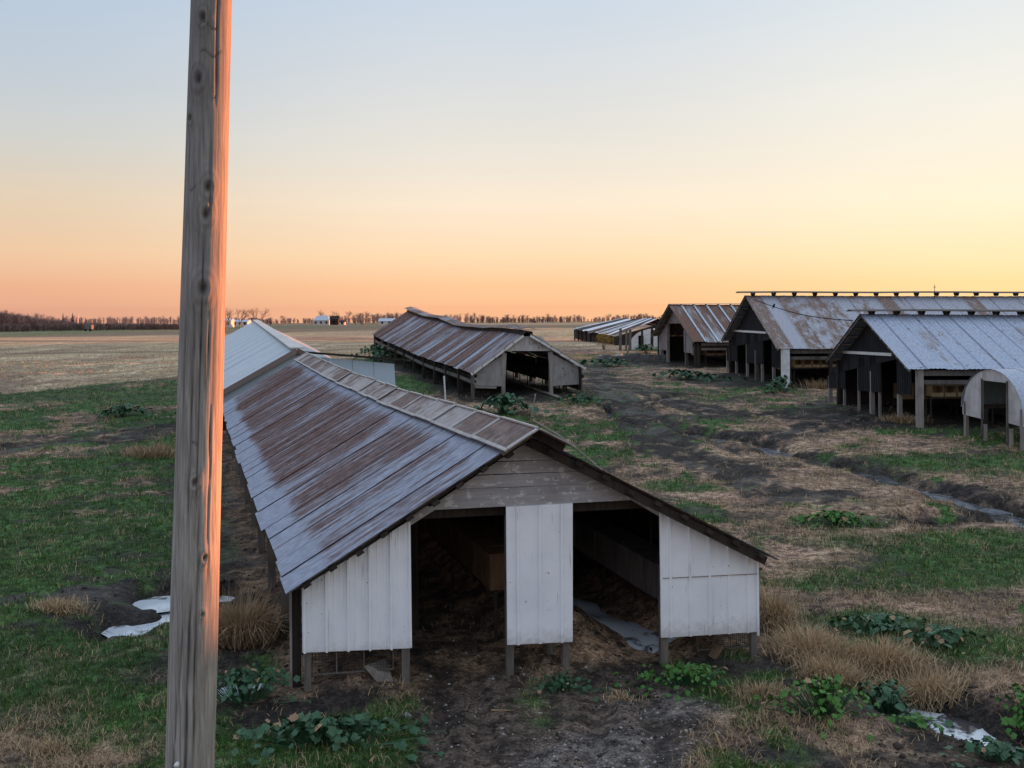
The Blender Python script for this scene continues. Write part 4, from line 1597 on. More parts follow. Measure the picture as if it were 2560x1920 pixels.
barnD = right_barn('dark_barn', 'tallest dark barn with patchy rust-brown roof and long open ridge vent', NE2, FE2, RN2, DD, 92, -.45, 104, 'roof_d', zxD,
                   [('wall_panel', 'black_tin', [(1625, 700), (1530, 690), (1530, 430), (1625, 432)], None),
                    ('sliding_door', 'black_tin', [(1862, 728), (1712, 716), (1712, 430), (1862, 440)], 'dark sliding door between two openings'),
                    ('wall_panel', 'black_tin', [(2028, 768), (1944, 758), (1944, 440), (2028, 560)], None)],
                   ((1600, 418), (1905, 440)),
                   [(1525, 560, .12, 'pale_wood'), (1608, 440, .14, 'pale_wood'), (1708, 440, .14, 'pale_wood'), (1795, 600, .22, 'grey_wood'), (1845, 440, .14, 'pale_wood'), (1950, 500, .15, 'pale_wood')],
                   [(2010, 445), (1535, 425)], ('black_tin',), (.22, 1.26, 70), corner=(.36, 'white_paint'))
NE3, FE3, RN3 = at(1731, 861, 67.6), at(1626, 845, 76.9), at(1671, 766, 72)
barnC = right_barn('grey_barn', 'small barn with brown and grey striped roof, leftmost of the three right-hand barns', NE3, FE3, RN3, DD, 26, 0, 28, 'roof_c', zxD,
                   [('wall_panel', 'grey_ply', [(985, 592), (897, 588), (897, 460), (985, 335)], None),
                    ('wall_panel', 'grey_ply', [(1216, 622), (1137, 612), (1137, 400), (1216, 500)], None)],
                   None,
                   [(920, 520, .26, 'pale_wood'), (980, 340, .2, 'pale_wood'), (1150, 400, .2, 'grey_wood'), (1245, 540, .34, 'dark_wood')],
                   [(1130, 345), (985, 340)], ('grey_ply',), None, corner=None)
# batten strips over the seams of the small barn's roof
tC, GC_, NC_, RF3, NF3, FF3 = barnC
for i in range(1, 28):
    a, b = lerp(RN3, RF3, i / 28), lerp(NE3, NF3, i / 28)
    nn = (RF3 - RN3).cross(NE3 - RN3).normalized()
    nn = nn if nn.z > 0 else -nn
    MB().beam(a + nn * .035, b + nn * .035, .14, .03, nn).build('seam_strip', 'galv', tC)
for nm, (t, G, N, RF, NF, FF), e0, r0, lab, mt in (('E', barnE, NE, RN, 'open-fronted pale nest boxes under the eave of the nearer dark barn', 'tan_wood'), ('D', barnD, NE2, RN2, 'golden nest boxes under the eave of the tallest dark barn', 'tan_wood'), ('C', barnC, NE3, RN3, 'dim nest boxes under the eave of the striped-roof barn', 'brown_wood')):
    dd = (NF - e0).normalized()
    A = e0 + dd * 1.2 + G * .9
    B = e0 + dd * (18 if nm != 'C' else 9) + G * .9
    nest_row(lab, (A.x, A.y, 0), (B.x, B.y, 0), 34 if nm != 'C' else 12, mt, (e0.z - float(hb(A.x, A.y))) * .70, .5, .42, open_front=True)
    # second row deeper inside, seen through the doors
    A = e0 + dd * 1.6 + G * 4.6
    B = e0 + dd * 9 + G * 4.6
    nest_row({'E': 'tan nest boxes seen through the doors of the nearer dark barn', 'D': 'nest boxes seen through the doors of the tallest dark barn', 'C': 'rust-tan boxes seen in the doorway of the striped-roof barn'}[nm], (A.x, A.y, 0), (B.x, B.y, 0), 12, 'tan_wood', 1.25, .7, .6)

# overhead cable crossing in front of the tallest barn
a, b = at(1888, 757, 55), at(2132, 812, 47)
pts = [lerp(a, b, i / 14) + Vector((0, 0, -.25 * math.sin(math.pi * i / 14))) for i in range(15)]
cb = thing('cable', tuple(a), 'thin dark cable hanging before the roof of the tallest barn', 'cable')
MB().tube(pts, .022, 5).build('wire', 'black', cb)
MB().tube([pts[3] + Vector((-.06, 0, -.1)), pts[3] + Vector((0, 0, .02)), pts[3] + Vector((.05, 0, .16))], [.04, .07, .03], 6).build('splice', 'black', cb)
a = at(2337, 756, 58.6)
m = MB().tube([a, a + Vector((0, 0, .75))], .018, 5)
m.tube([a + Vector((-.1, 0, .6)), a + Vector((.1, 0, .6))], .01, 4)
tag(m.build('antenna', 'black', at=tuple(a)), 'thin antenna rod standing on the long ridge vent', 'antenna')

# ------------------------------------------------------------------ arched hut


def arched_hut():
    A, B = at(2403, 1020, 34.6), at(2556, 1050, 31.6)           # spring line of the arch, left and right
    G = Vector((B.x - A.x, B.y - A.y, 0))
    W = G.length
    G.normalize()
    D = Vector((-G.y, G.x, 0))
    if D.x < 0:
        D = -D
    N = -D
    c = Vector(((A.x + B.x) / 2, (A.y + B.y) / 2, 0))
    zt = at(2467, 938, c.y).z
    zs = zt - W * .46
    t = thing('arched_hut', (c.x, c.y, hz(c.x, c.y)), 'small arched hut with weathered grey front, standing on short legs at the right edge', 'hut')
    L = 7.0

    def arc(k, n, r=1.0):
        a = math.pi * k / n
        return c + G * (-math.cos(a) * W / 2 * r) + Vector((0, 0, zs + math.sin(a) * (zt - zs) * r))
    n = 18
    m = None
    # curved roof of bent sheets, several along the hut
    for i in range(8):
        vs, fs, uv = [], [], []
        for e in (0, 1):
            for k in range(n + 1):
                p = arc(k, n, 1.01 + .006 * (i % 2)) + D * (L * (i + e * 1.03) / 8 - .05)
                vs.append(p)
                uv.append((i * .9 + e * .9, k * .28))
        for k in range(n):
            fs.append((k, k + 1, n + 2 + k, n + 1 + k))
        m = MB()
        m.add(vs, fs, uv)
        m.build('roof_sheet', 'roof_e', t, True)
    # front: panels left and right of the door and an arch over it
    P = c - D * .0
    dl, dr = at(2433, 960, 33.5), at(2505, 960, 32.3)
    ul, ur = (dl - c).dot(G), (dr - c).dot(G)
    hd = 2.16

    def zc(u):
        return zs + math.sqrt(max(0, 1 - (2 * u / W) ** 2)) * (zt - zs)
    for u0, u1, zlo in ((-W / 2, ul, .88), (ur, W / 2, .84)):
        pl = [c + G * u0 + Vector((0, 0, zlo)), c + G * u1 + Vector((0, 0, zlo - .05))]
        top = [c + G * lerp(u1, u0, k / 6) + Vector((0, 0, max(zlo + .1, zc(lerp(u1, u0, k / 6)) - .01))) for k in range(7)]
        MB().prism(pl + top, D * .04).build('front_panel', 'pale_ply', t)
    top = [c + G * lerp(ur, ul, k / 8) + Vector((0, 0, zc(lerp(ur, ul, k / 8)) - .01)) for k in range(9)]
    MB().prism([c + G * (ul + .003) + Vector((0, 0, hd)), c + G * (ur - .003) + Vector((0, 0, hd))] + top[0:], D * .04).build('front_panel', 'pale_ply', t)
    for u in (ul, ur):
        MB().beam(c + G * u + N * .02 + Vector((0, 0, zs - .95)), c + G * u + N * .02 + Vector((0, 0, hd + .06)), .05, .05).build('door_jamb', 'grey_wood', t)
    # legs
    for i, k in enumerate((0, .33, .66, 1)):
        for s in (-1, 1):
            q = c + G * (s * (W / 2 - .12)) + D * (.06 + k * (L - .2))
            post(t, q.x, q.y, zs + .2, .12, 'pale_wood' if i == 0 else 'grey_wood', name='leg', ax=G)
    for u in (ul + .04, ur + .06):
        q = c + G * u + D * .07
        post(t, q.x, q.y, zs - .5, .1, 'pale_wood', name='leg', ax=G)
    for s in (-1, 1):
        MB().beam(c + G * (s * (W / 2 - .03)) + D * .06 + Vector((0, 0, zs - .02)), c + G * (s * (W / 2 - .03)) + D * L + Vector((0, 0, zs - .02)), .05, .14).build('side_rail', 'grey_wood', t)
    vs, n2 = [], 10
    back = [c + D * (L - .05) + G * lerp(-W / 2, W / 2, k / n2) + Vector((0, 0, zc(lerp(-W / 2, W / 2, k / n2)) - .02)) for k in range(n2 + 1)]
    MB().prism([c + D * (L - .05) + G * (W / 2) + Vector((0, 0, zs - .6)), c + D * (L - .05) - G * (W / 2) + Vector((0, 0, zs - .6))] + back, D * .03).build('shade_back', 'dark_wood', t)  # dark back added so the hut's inside stays black
    A_, B_ = c - G * .75 + D * 1.0, c - G * .75 + D * 6
    return c, G, D


hc, hG, hD = arched_hut()

# ------------------------------------------------------------------ pale sheds at the far end of the front shed


def pale_shed():
    RN = at(742, 866, 38.6)
    RF = at(638, 793, 92)
    G = Vector((math.cos(R(15)), math.sin(R(15)), 0))
    t = thing('pale_shed', (RN.x, RN.y, hz(RN.x, RN.y)), 'long shed with smooth pale blue roof, beyond the far end of the front shed', 'shed')
    w = 5.0
    dl = -G * 3.9 + Vector((0, 0, -3.9 * .56))
    dr = G * w + Vector((0, 0, -w * .50))
    d = (RF - RN)
    for side, dd in (('L', dl), ('R', dr)):
        roof_sheets(t, RN, RF, RN + dd, RF + dd, 26, 'pale_roof', 2, .008, lambda q: 0, 2, .006)
    MB().beam(RN + Vector((0, 0, .04)), RF + Vector((0, 0, .04)), .55, .05).build('ridge_cap', 'cream', t)
    D = Vector((d.x, d.y, 0)).normalized()
    # near gable wall with its rake trim
    a, b = RN + dl * .97 + D * .12, RN + dr * .97 + D * .12
    pk = RN + D * .12 - Vector((0, 0, .12))
    MB().prism([Vector((a.x, a.y, 0)), Vector((b.x, b.y, 0)), b - Vector((0, 0, .1)), pk, a - Vector((0, 0, .1))], D * .04).build('gable_wall', 'pale_roof', t)
    for dd in (dl, dr):
        MB().beam(RN - Vector((0, 0, .06)), RN + dd - Vector((0, 0, .06)), .06, .2).build('rake_trim', 'cap_metal', t)
    for k in range(12):
        for dd in (dl, dr):
            q = RN + d * (k / 11.2) + dd * .96
            post(t, q.x, q.y, q.z, .14, 'grey_wood')


pale_shed()


def lean_to():
    a, b, c_, d_ = at(770, 884, 40.5), at(985, 906, 42), at(991, 962, 42), at(770, 962, 40.5)
    t = thing('lean_to', (b.x, b.y, hz(b.x, b.y)), 'low lean-to with white sheet wall and thin dark roof between two sheds', 'shed')
    n = 4
    for i in range(n):
        p, q = lerp(a, b, i / n), lerp(a, b, (i + 1) / n - .006)
        r, s = lerp(d_, c_, (i + 1) / n - .006), lerp(d_, c_, i / n)
        r.z = s.z = float(hb(r.x, r.y)) - .1
        o = Vector((0, -.01 * (i % 2), 0))
        MB().prism([s + o, r + o, q + o, p + o], (0, .03, 0)).build('wall_sheet', 'pale_roof', t)
    e = at(1018, 897, 42.2)
    s = at(765, 874, 40.4)
    m = MB().prism([s + Vector((0, -.25, .0)), e + Vector((0, -.25, 0)), e + Vector((0, 1.3, -.14)), s + Vector((0, 1.3, -.14))], (0, 0, .05))
    m.build('roof', 'dark_wood', t)
    for p in (b, b + Vector((-.3, 1.1, -.12))):
        post(t, p.x - .1, p.y + .1, p.z, .12, 'dark_wood')


lean_to()

# ------------------------------------------------------------------ streaked shed far off, hoop hut, old posts, wall


def far_things():
    RN, RF = at(1644, 802, 120), at(1548, 801, 165)
    EN, EF = at(1536, 845, 111), at(1431, 824, 152)
    t = thing('low_shed', (EN.x, EN.y, hz(EN.x, EN.y)), 'far low shed with bright white streaks across its dark roof', 'shed')
    Rm, Em = RN, EN
    roof_sheets(t, Rm, RF, Em, EF, 22, 'roof_far', 2, .03, lambda q: .12 * math.sin(q * 9), 2, .06, eave_jit=.5)
    for k in range(6):  # dark wall added along the eave so the open base reads dark
        a, b = lerp(EN, EF, k / 6), lerp(EN, EF, (k + .98) / 6)
        MB().prism([a + Vector((.4, 0, 0)), b + Vector((.4, 0, 0)), Vector((b.x + .4, b.y, -.3)), Vector((a.x + .4, a.y, -.3))], (.05, 0, 0)).build('added_side_wall', 'dark_wood', t)
    g2 = Vector((2 * RN.x - EN.x, EN.y + .4, 1.2))
    pk = Vector((RN.x, EN.y + .4, RN.z - .15))
    MB().prism([pk, Vector((EN.x, EN.y + .4, EN.z)), Vector((EN.x, EN.y + .4, -.3)), Vector((g2.x, g2.y, -.3)), g2], (0, .06, 0)).build('gable_wall', 'dark_wood', t)
    Q = (RN - EN)
    Q.z = 0
    roof_sheets(t, RN, RF, RN + Q - Vector((0, 0, 1.8)), RF + Q - Vector((0, 0, 1.3)), 10, 'black', 1, .02, lambda q: 0, 1, .02)
    for k in range(10):
        q = lerp(EN, EF, k / 9)
        post(t, q.x + .3, q.y, q.z, .2, 'dark_wood')
    # white hoop hut
    c = at(1624, 850, 98)
    c.z = hz(c.x, c.y)
    t = thing('hoop_hut', tuple(c), 'small white hoop hut half hidden by the striped-roof barn', 'hut')
    r, n = 2.2, 14
    G, D = Vector((.96, -.28, 0)), Vector((.28, .96, 0))
    for i in range(3):
        vs, fs = [], []
        for e in (0, 1):
            for k in range(n + 1):
                a = math.pi * k / n
                vs.append(c + G * (-math.cos(a) * r) + Vector((0, 0, math.sin(a) * r * .92)) + D * (1.6 * (i + e)))
        for k in range(n):
            fs.append((k, k + 1, n + 2 + k, n + 1 + k))
        m = MB()
        m.add(vs, fs)
        m.build('cover', 'white_paint', t, True)
    poly = [c + G * (-math.cos(math.pi * k / n) * r * .99) + Vector((0, 0, math.sin(math.pi * k / n) * r * .91)) for k in range(n + 1)]
    MB().prism(poly, D * .03).build('end_wall', 'white_paint', t)
    MB().box(c + N_door(G, D) + Vector((0, 0, .7)), .5, .1, 1.4, G).build('door', 'black', t)
    # old posts
    for (u, v0, v1, w, lab) in ((1549, 824, 877, .26, 'thick grey post, leftmost of the bare posts beyond the yard'), (1564, 829, 878, .2, 'second bare post beyond the yard, slim and grey'), (1573, 828, 879, .28, 'third bare post beyond the yard, broad and grey'),
                               (1603, 826, 880, .22, 'dark post in front of the white hoop hut'), (1628, 826, 884, .28, 'dark post nearest the striped-roof barn')):
        p = ga(u, v1)
        p = Vector((p.x * 96 / p.y, 96, 0))
        top = at(u, v0, 96).z
        m = MB().beam((p.x, p.y, hz(p.x, p.y) - .3), (p.x + .05, p.y, top), w, w, Vector((0, 1, 0)), w * .85, w * .85)
        tag(m.build('old_post', 'grey_wood' if u < 1590 else 'dark_wood', at=(p.x, p.y, hz(p.x, p.y))), lab, 'post', 'bare posts beyond the yard')
    # low block wall with rubble
    a, b = ga(1505, 905), ga(1660, 908)
    t = thing('block_wall', tuple(a), 'low grey wall of rough blocks left of the striped-roof barn', 'wall')
    L = (b - a).length
    d = (b - a).normalized()
    x = 0
    while x < L:
        w = random.uniform(.5, 1.1)
        q = a + d * (x + w / 2)
        h_ = random.uniform(.5, .75)
        m = MB().box((q.x, q.y, hz(q.x, q.y) + h_ / 2 - .1), w * .95, .5, h_, d)
        m.build('block', 'rubble', t)
        x += w
    for i, (u, v) in enumerate(((1520, 893), (1537, 897), (1562, 893), (1545, 889), (1575, 895), (1500, 892), (1508, 897), (1590, 893))):
        p = ga(u, v + 8)
        z = hz(p.x, p.y)
        m = rock(p + Vector((0, 0, .15)), random.uniform(.28, .5), 50 + i)
        m.build('rubble_stone', 'stone' if i % 2 else 'rubble', t)


def N_door(G, D):
    return G * -.9 - D * .03


def rock(c, r, seed):
    rr = random.Random(seed)
    m = MB()
    n, k = 7, 4
    vs, fs = [], []
    c = Vector(c)
    sx, sy = rr.uniform(.8, 1.4), rr.uniform(.7, 1.1)
    for j in range(k + 1):
        b = -math.pi / 2 + math.pi * j / k
        for i in range(n):
            a = 2 * math.pi * i / n
            q = r * rr.uniform(.8, 1.15)
            vs.append(c + Vector((math.cos(a) * math.cos(b) * q * sx, math.sin(a) * math.cos(b) * q * sy, math.sin(b) * q * .6)))
    for j in range(k):
        for i in range(n):
            fs.append((j * n + i, j * n + (i + 1) % n, (j + 1) * n + (i + 1) % n, (j + 1) * n + i))
    m.add(vs, fs)
    return m


far_things()

# ------------------------------------------------------------------ stakes and loose bits in the yard


def stake(u, v, vt, w, label, mat='pale_wood', du=0, name='stake'):
    p = ga(u, v)
    top = at(u + du, vt, p.y)
    m = MB().beam((p.x, p.y, hz(p.x, p.y) - .15), top, w, w * .7, Vector((0, 1, 0)))
    tag(m.build(name, mat, at=(p.x, p.y, hz(p.x, p.y))), label, 'stake')


stake(1322, 1048, 985, .06, 'leaning wooden stake right of the big green plant by the far shed door', du=14)
stake(1112, 1012, 938, .07, 'slim white stake standing between the front shed ridge and the far shed', 'white_paint', du=-4)
for u, v, du, dv, lab in ((826, 1846, 44, -8, 'pale split stick lying below the leafy plant near the drive'), (635, 1862, 36, -14, 'pale husk lying on dirt left of the leafy plant'), (912, 1908, 12, -14, 'curled pale husk at the bottom edge of the drive'),
                          (1216, 1768, 60, 6, 'thin pale stick on the dirt before the middle panel'), (1775, 1850, 22, 60, 'pale straw line lying on the gravel near the bottom edge'), (2450, 1858, 70, 14, 'thin pale stick beside the ditch water')):
    a, b = ga(u, v), ga(u + du, v + dv)
    a.z, b.z = hz(a.x, a.y) + .02, hz(b.x, b.y) + .03
    tag(MB().beam(a, b, .03, .012, w2=.012, h2=.006).build('dry_stick', 'tan_wood', at=tuple(a)), lab, 'stick')

# ------------------------------------------------------------------ plants


def leaf_mesh(name, lobed, mat):
    m = MB()
    pts = []
    n = 11
    for k in range(n):
        a = -math.pi + 2 * math.pi * (k + .5) / n
        r = .5 * (1 + (.22 * math.cos(a * 5) if lobed else .0)) * (1 - .12 * math.cos(a))
        pts.append((.5 + r * math.cos(a) * 1.05, r * math.sin(a) * .95, .10 * abs(r * math.sin(a)) * 2 - .22 * (r * math.cos(a)) ** 2))
    m.add([(.5, 0, .02)] + pts, [(0, i + 1, (i + 1) % n + 1) for i in range(n)])
    me_o = m.build(name, mat)
    me = me_o.data
    bpy.data.objects.remove(me_o)
    return me


LEAF = {('leaf', True): leaf_mesh('lobed_leaf', True, 'leaf'), ('leaf', False): leaf_mesh('round_leaf', False, 'leaf'), ('leaf_bright', True): leaf_mesh('bright_leaf', True, 'leaf_bright')}


LEAF['dead'] = leaf_mesh('withered_leaf', True, 'straw')


def leafy_plant(u, v, rx, ry, hgt, n, size, key, label, seed):
    rr = random.Random(seed)
    p = ga(u, v)
    z = hz(p.x, p.y)
    t = thing('leafy_plant', (p.x, p.y, z), label, 'plant', 'broad-leaved weeds around the yard')
    stems = MB()
    for i in range(n):
        a = rr.uniform(0, 2 * math.pi)
        q = min(1.5, abs(rr.gauss(0, .62)))
        x, y = math.cos(a) * q * rx, math.sin(a) * q * ry
        gz = hz(p.x + x, p.y + y) - z
        h = gz + hgt * max(.12, 1 - .6 * q * q) * rr.uniform(.55, 1.1) + .03
        o = bpy.data.objects.new('leaf', LEAF['dead' if rr.random() < .06 else key])
        COL.objects.link(o)
        o.parent = t
        o.location = (x, y, h)
        s = size * rr.uniform(.45, 1.5)
        o.scale = (s, s * rr.uniform(.8, 1.1), s)
        o.rotation_euler = (rr.uniform(-.9, .9), rr.uniform(-.2, 1.1), a + rr.uniform(-1.2, 1.2))
        if i % 2 == 0:
            stems.tube([(p.x + x * .35, p.y + y * .35, z + gz * .3 - .03), (p.x + x * .8, p.y + y * .8, z + h * .7), (p.x + x, p.y + y, z + h)], [.008, .006, .004], 3)
    stems.build('stem', 'leaf', t)
    return t


leafy_plant(800, 1848, 1.0, .42, .25, 260, .095, ('leaf', True), 'broad-leaved weed patch in front of the left white panel', 1)
leafy_plant(2045, 1805, .58, .42, .36, 260, .062, ('leaf_bright', True), 'bright green leafy weed on bare dirt near the lower right', 2)
leafy_plant(2215, 1745, .42, .42, .34, 210, .078, ('leaf', False), 'dark glossy leafy weed beside the ditch water', 3)
leafy_plant(1255, 1037, 1.25, .8, .75, 230, .20, ('leaf', False), 'large rounded green weed at the corner of the far shed doorway', 4)
leafy_plant(1950, 990, .85, .6, .75, 110, .19, ('leaf', False), 'green weed at the foot of the white barn post', 5)
leafy_plant(1720, 955, 2.3, .8, .5, 200, .2, ('leaf', False), 'wide low weed patch before the tallest barn', 6)
leafy_plant(2085, 1320, .85, .5, .25, 170, .095, ('leaf_bright', True), 'brightest lime green weed clump in the middle of the yard', 7)
leafy_plant(2190, 1590, .85, .45, .2, 230, .07, ('leaf', True), 'spreading dark weed above the dry grass tufts', 8)
leafy_plant(2340, 1625, .55, .35, .2, 110, .085, ('leaf', True), 'dark weed clump between dry tufts and the right edge', 9)
leafy_plant(2555, 1790, .4, .35, .3, 110, .08, ('leaf_bright', True), 'green weed on the ditch bank at the right edge', 10)
leafy_plant(305, 1030, 1.2, .6, .45, 160, .15, ('leaf', False), 'low dark bush in the grass left of the pole', 11)
leafy_plant(2480, 1905, .5, .25, .16, 90, .08, ('leaf', True), 'small weed at the bottom right corner', 12)
leafy_plant(600, 1735, .7, .5, .35, 240, .062, ('leaf', True), 'tall nettle-like weeds right of the pole foot', 13)
leafy_plant(2280, 1820, .3, .2, .12, 60, .06, ('leaf_bright', True), 'tiny weed tuft on bare dirt by the ditch', 14)
leafy_plant(1700, 1712, .62, .42, .2, 240, .055, ('leaf_bright', True), 'bright green weed bank below the right white panel', 15)
leafy_plant(1395, 1720, .42, .38, .12, 130, .045, ('leaf', True), 'small green turf hump below the middle panel', 16)
leafy_plant(1440, 1012, 1.2, .6, .35, 130, .14, ('leaf', False), 'green weeds at the right foot of the far shed', 17)
leafy_plant(1860, 1437, .25, .2, .2, 30, .09, ('leaf_bright', True), 'small green weed against the right wall of the front shed', 18)


def blades(xy, hgt, wid, lean, az, curl=.6):
    """bent grass blades as triangles: returns verts, faces"""
    n = len(xy)
    z = ht(xy[:, 0], xy[:, 1])
    b = np.stack([xy[:, 0], xy[:, 1], z - .01], -1)
    d = np.stack([np.cos(az), np.sin(az), np.zeros(n)], -1)
    fa = rng.uniform(0, np.pi, n)
    s = np.stack([np.cos(fa), np.sin(fa), np.zeros(n)], -1) * (wid / 2)[:, None]
    up = np.array([0, 0, 1.0])
    m = b + up * (hgt * np.cos(lean * .5) * .55)[:, None] + d * (hgt * np.sin(lean * .5) * .55)[:, None]
    l2 = np.minimum(lean * (1 + curl), 2.0)
    t = m + up * (hgt * np.cos(l2) * .5)[:, None] + d * (hgt * np.sin(l2) * .5)[:, None]
    v = np.stack([b - s, b + s, m - s * .7, m + s * .7, t], 1).reshape(-1, 3)
    k = np.arange(n)[:, None] * 5
    f = np.concatenate([k + np.array([[0, 1, 2]]), k + np.array([[1, 3, 2]]), k + np.array([[2, 3, 4]])], 0)
    return v, f


def scatter(n, y0, y1, power, side=.60):
    u = rng.random(n)
    a = 1 - power
    Y = (y0 ** a + u * (y1 ** a - y0 ** a)) ** (1 / a)
    X = rng.uniform(-side, side, n) * Y
    return np.stack([X, Y], -1)


def tuft(xy, k, spread):
    c = np.repeat(xy, k, 0)
    return c + rng.normal(0, 1, c.shape) * spread


# short green grass
base = scatter(52000, 9.5, 75, 1.15)
_, _, gr, mu, fl, dr, gv, fd = ground_colors(base[:, 0], base[:, 1])
keep = (rng.random(len(base)) < gr * (1 - mu) * (1 - fl) * (1 - dr) * (1 - gv) * (1 - fd))
xy = tuft(base[keep], 5, .06 + base[keep][:, :1].repeat(5, 0) * 0)
sc_ = np.clip(xy[:, 1] / 18, .8, 2.2)
n = len(xy)
v, f = blades(xy, rng.uniform(.05, .12, n) * (.8 + .35 * sc_), .009 * sc_ + .003, rng.uniform(.1, .9, n), rng.uniform(0, 6.28, n))
o = np_object('green_grass', v, f, 'grass', {'tint': ('FLOAT', np.repeat(np.clip(rng.normal(.35, .25, n) + (fbm(xy[:, 0] * .8, xy[:, 1] * .8, 61) - .5), 0, 1), 5))})
tag(o, 'short green grass growing in patches over the yard', 'grass')
o['kind'] = 'stuff'

# matted dry grass
base = scatter(62000, 9.5, 85, 1.15)
_, _, gr, mu, fl, dr, gv, fd = ground_colors(base[:, 0], base[:, 1])
cl = sst(.38, .6, fbm(base[:, 0] * 1.1, base[:, 1] * 1.1, 81, 3))
keep = (rng.random(len(base)) < (1 - gr * .8) * (1 - mu * .93) * (1 - fl * .95) * (1 - dr * .97) * (1 - gv * .96) * (1 - fd) * (.25 + .75 * cl))
xy = tuft(base[keep], 5, .09)
sc_ = np.clip(xy[:, 1] / 18, .8, 2.2)
n = len(xy)
v, f = blades(xy, rng.uniform(.06, .17, n) * (.8 + .3 * sc_), .007 * sc_ + .003, rng.uniform(.7, 1.5, n), rng.uniform(0, 6.28, n), .25)
o = np_object('dry_grass', v, f, 'straw', {'tint': ('FLOAT', np.repeat(np.clip(rng.normal(.35, .28, n), 0, 1), 5))})
tag(o, 'matted tan dry grass lying over the yard', 'grass')
o['kind'] = 'stuff'

# tall dry tufts: each one a thing
for u, v_, rx, ry, hg, nb, lab in ((590, 1590, .42, .38, .75, 1500, 'tall brown dry grass clump just right of the pole'), (1925, 1560, .22, .5, .5, 900, 'dry grass standing against the right wall of the front shed'), (2010, 1640, .42, .5, .38, 1500, 'shaggy tan tuft right of the front shed'),
                                   (2075, 1700, .38, .3, .32, 1100, 'drooping tan tuft above the black clods'), (2190, 1665, .42, .3, .34, 1100, 'tan tuft left of two on the ditch bank, overhanging the ditch'), (2300, 1712, .4, .3, .38, 1100, 'tan tuft at the head of the ditch water'),
                                   (140, 1512, .4, .25, .22, 500, 'flattened straw heap left of the pool'), (1885, 1745, .45, .25, .18, 500, 'low straw scatter below the right white panel'), (2060, 980, .9, .5, .6, 500, 'brown dry grass at the corner of the nearer dark barn'),
                                   (2260, 1068, .8, .4, .45, 400, 'brown weeds under the corner post of the nearer dark barn'), (370, 1130, .7, .5, .5, 600, 'dry brown weeds in the grass close left of the pole'), (1540, 1745, .25, .2, .1, 150, 'thin straw wisps on the drive edge'), (120, 1860, .35, .15, .14, 300, 'straw clump in the bottom left corner')):
    p = ga(u, v_)
    xy = rng.normal(0, .5, (nb, 2)) * np.array([rx, ry]) + np.array([p.x, p.y])
    az = np.arctan2(xy[:, 1] - p.y, xy[:, 0] - p.x) + rng.normal(0, .7, nb)
    q = hg * rng.uniform(.5, 1.1, nb)
    v, f = blades(xy, q, np.full(nb, .006 + .0006 * p.y), rng.uniform(.15, 1.25, nb), az, .7)
    z = hz(p.x, p.y)
    o = np_object('dry_grass_clump', v - np.array([p.x, p.y, z]), f, 'straw', {'tint': ('FLOAT', np.repeat(np.clip(rng.normal(.4, .25, nb), 0, 1) * (.5 if 'brown' in lab else 1), 5))})
    o.location = (p.x, p.y, z)
    tag(o, lab, 'grass clump', 'clumps of dry grass')
    if 'scatter' in lab or 'wisps' in lab or 'corner' in lab or 'heap' in lab:
        o['kind'] = 'stuff'

# corn stubble: cut stalks in rows
nr = 60000
Y = rng.uniform(52, 190, nr)
X = rng.uniform(-.75, .5, nr) * Y
X = np.round((X * .94 - Y * .34) / .8) * .8 / .94 + Y * .34 / .94 + rng.normal(0, .09, nr)
*_, fd = ground_colors(X, Y)
k = (fd > .8) & (Y < 115) & (rng.random(nr) < np.clip(70 / Y, .2, 1))
xy = np.stack([X, Y], -1)[k]
n = len(xy)
v, f = blades(xy, rng.uniform(.06, .16, n), .02 + .0004 * xy[:, 1], rng.uniform(0, .7, n), rng.uniform(0, 6.28, n), .5)
o = np_object('corn_stubble', v, f, 'straw', {'tint': ('FLOAT', np.repeat(np.clip(rng.normal(.5, .25, n), 0, 1), 5))})
tag(o, 'cut corn stubble covering the tan fields', 'stubble')
o['kind'] = 'stuff'

# gravel and clods


def pebbles(name, pts, size, mat, label, cat):
    n = len(pts)
    z = ht(pts[:, 0], pts[:, 1])
    oc = np.array([[1, 0, 0], [-1, 0, 0], [0, 1, 0], [0, -1, 0], [0, 0, 1], [0, 0, -1]], float)
    a = rng.uniform(0, 6.28, n)
    s = size * rng.lognormal(-.1, .55, (n, 1)) * rng.uniform(.6, 1.4, (n, 3)) * np.array([1, 1, .7])
    v = oc[None] * s[:, None]
    v = v + rng.normal(0, .15, v.shape) * size
    c, si = np.cos(a)[:, None], np.sin(a)[:, None]
    v = np.stack([v[..., 0] * c - v[..., 1] * si, v[..., 0] * si + v[..., 1] * c, v[..., 2]], -1)
    v = v + np.stack([pts[:, 0], pts[:, 1], z + size * .15], -1)[:, None]
    fo = np.array([[0, 2, 4], [2, 1, 4], [1, 3, 4], [3, 0, 4], [2, 0, 5], [1, 2, 5], [3, 1, 5], [0, 3, 5]])
    f = (np.arange(n)[:, None, None] * 6 + fo[None]).reshape(-1, 3)
    o = np_object(name, v.reshape(-1, 3), f, mat)
    tag(o, label, cat)
    o['kind'] = 'stuff'


base = scatter(30000, 9.6, 16, 1.02)
_, _, gr, mu, fl, dr, gv, fd = ground_colors(base[:, 0], base[:, 1])
pebbles('gravel', base[rng.random(len(base)) < np.clip(gv + .25 * dr, 0, 1) * .4], .010, 'stone', 'small grey gravel scattered over the drive', 'gravel')
base = scatter(60000, 9.6, 45, 1.1)
_, _, gr, mu, fl, dr, gv, fd = ground_colors(base[:, 0], base[:, 1])
pebbles('clods', base[rng.random(len(base)) < np.clip(.12 * mu + .12 * fl + .04 * dr, 0, 1)], .02, 'earth', 'dark clods of churned mud', 'clods')

# ------------------------------------------------------------------ trees


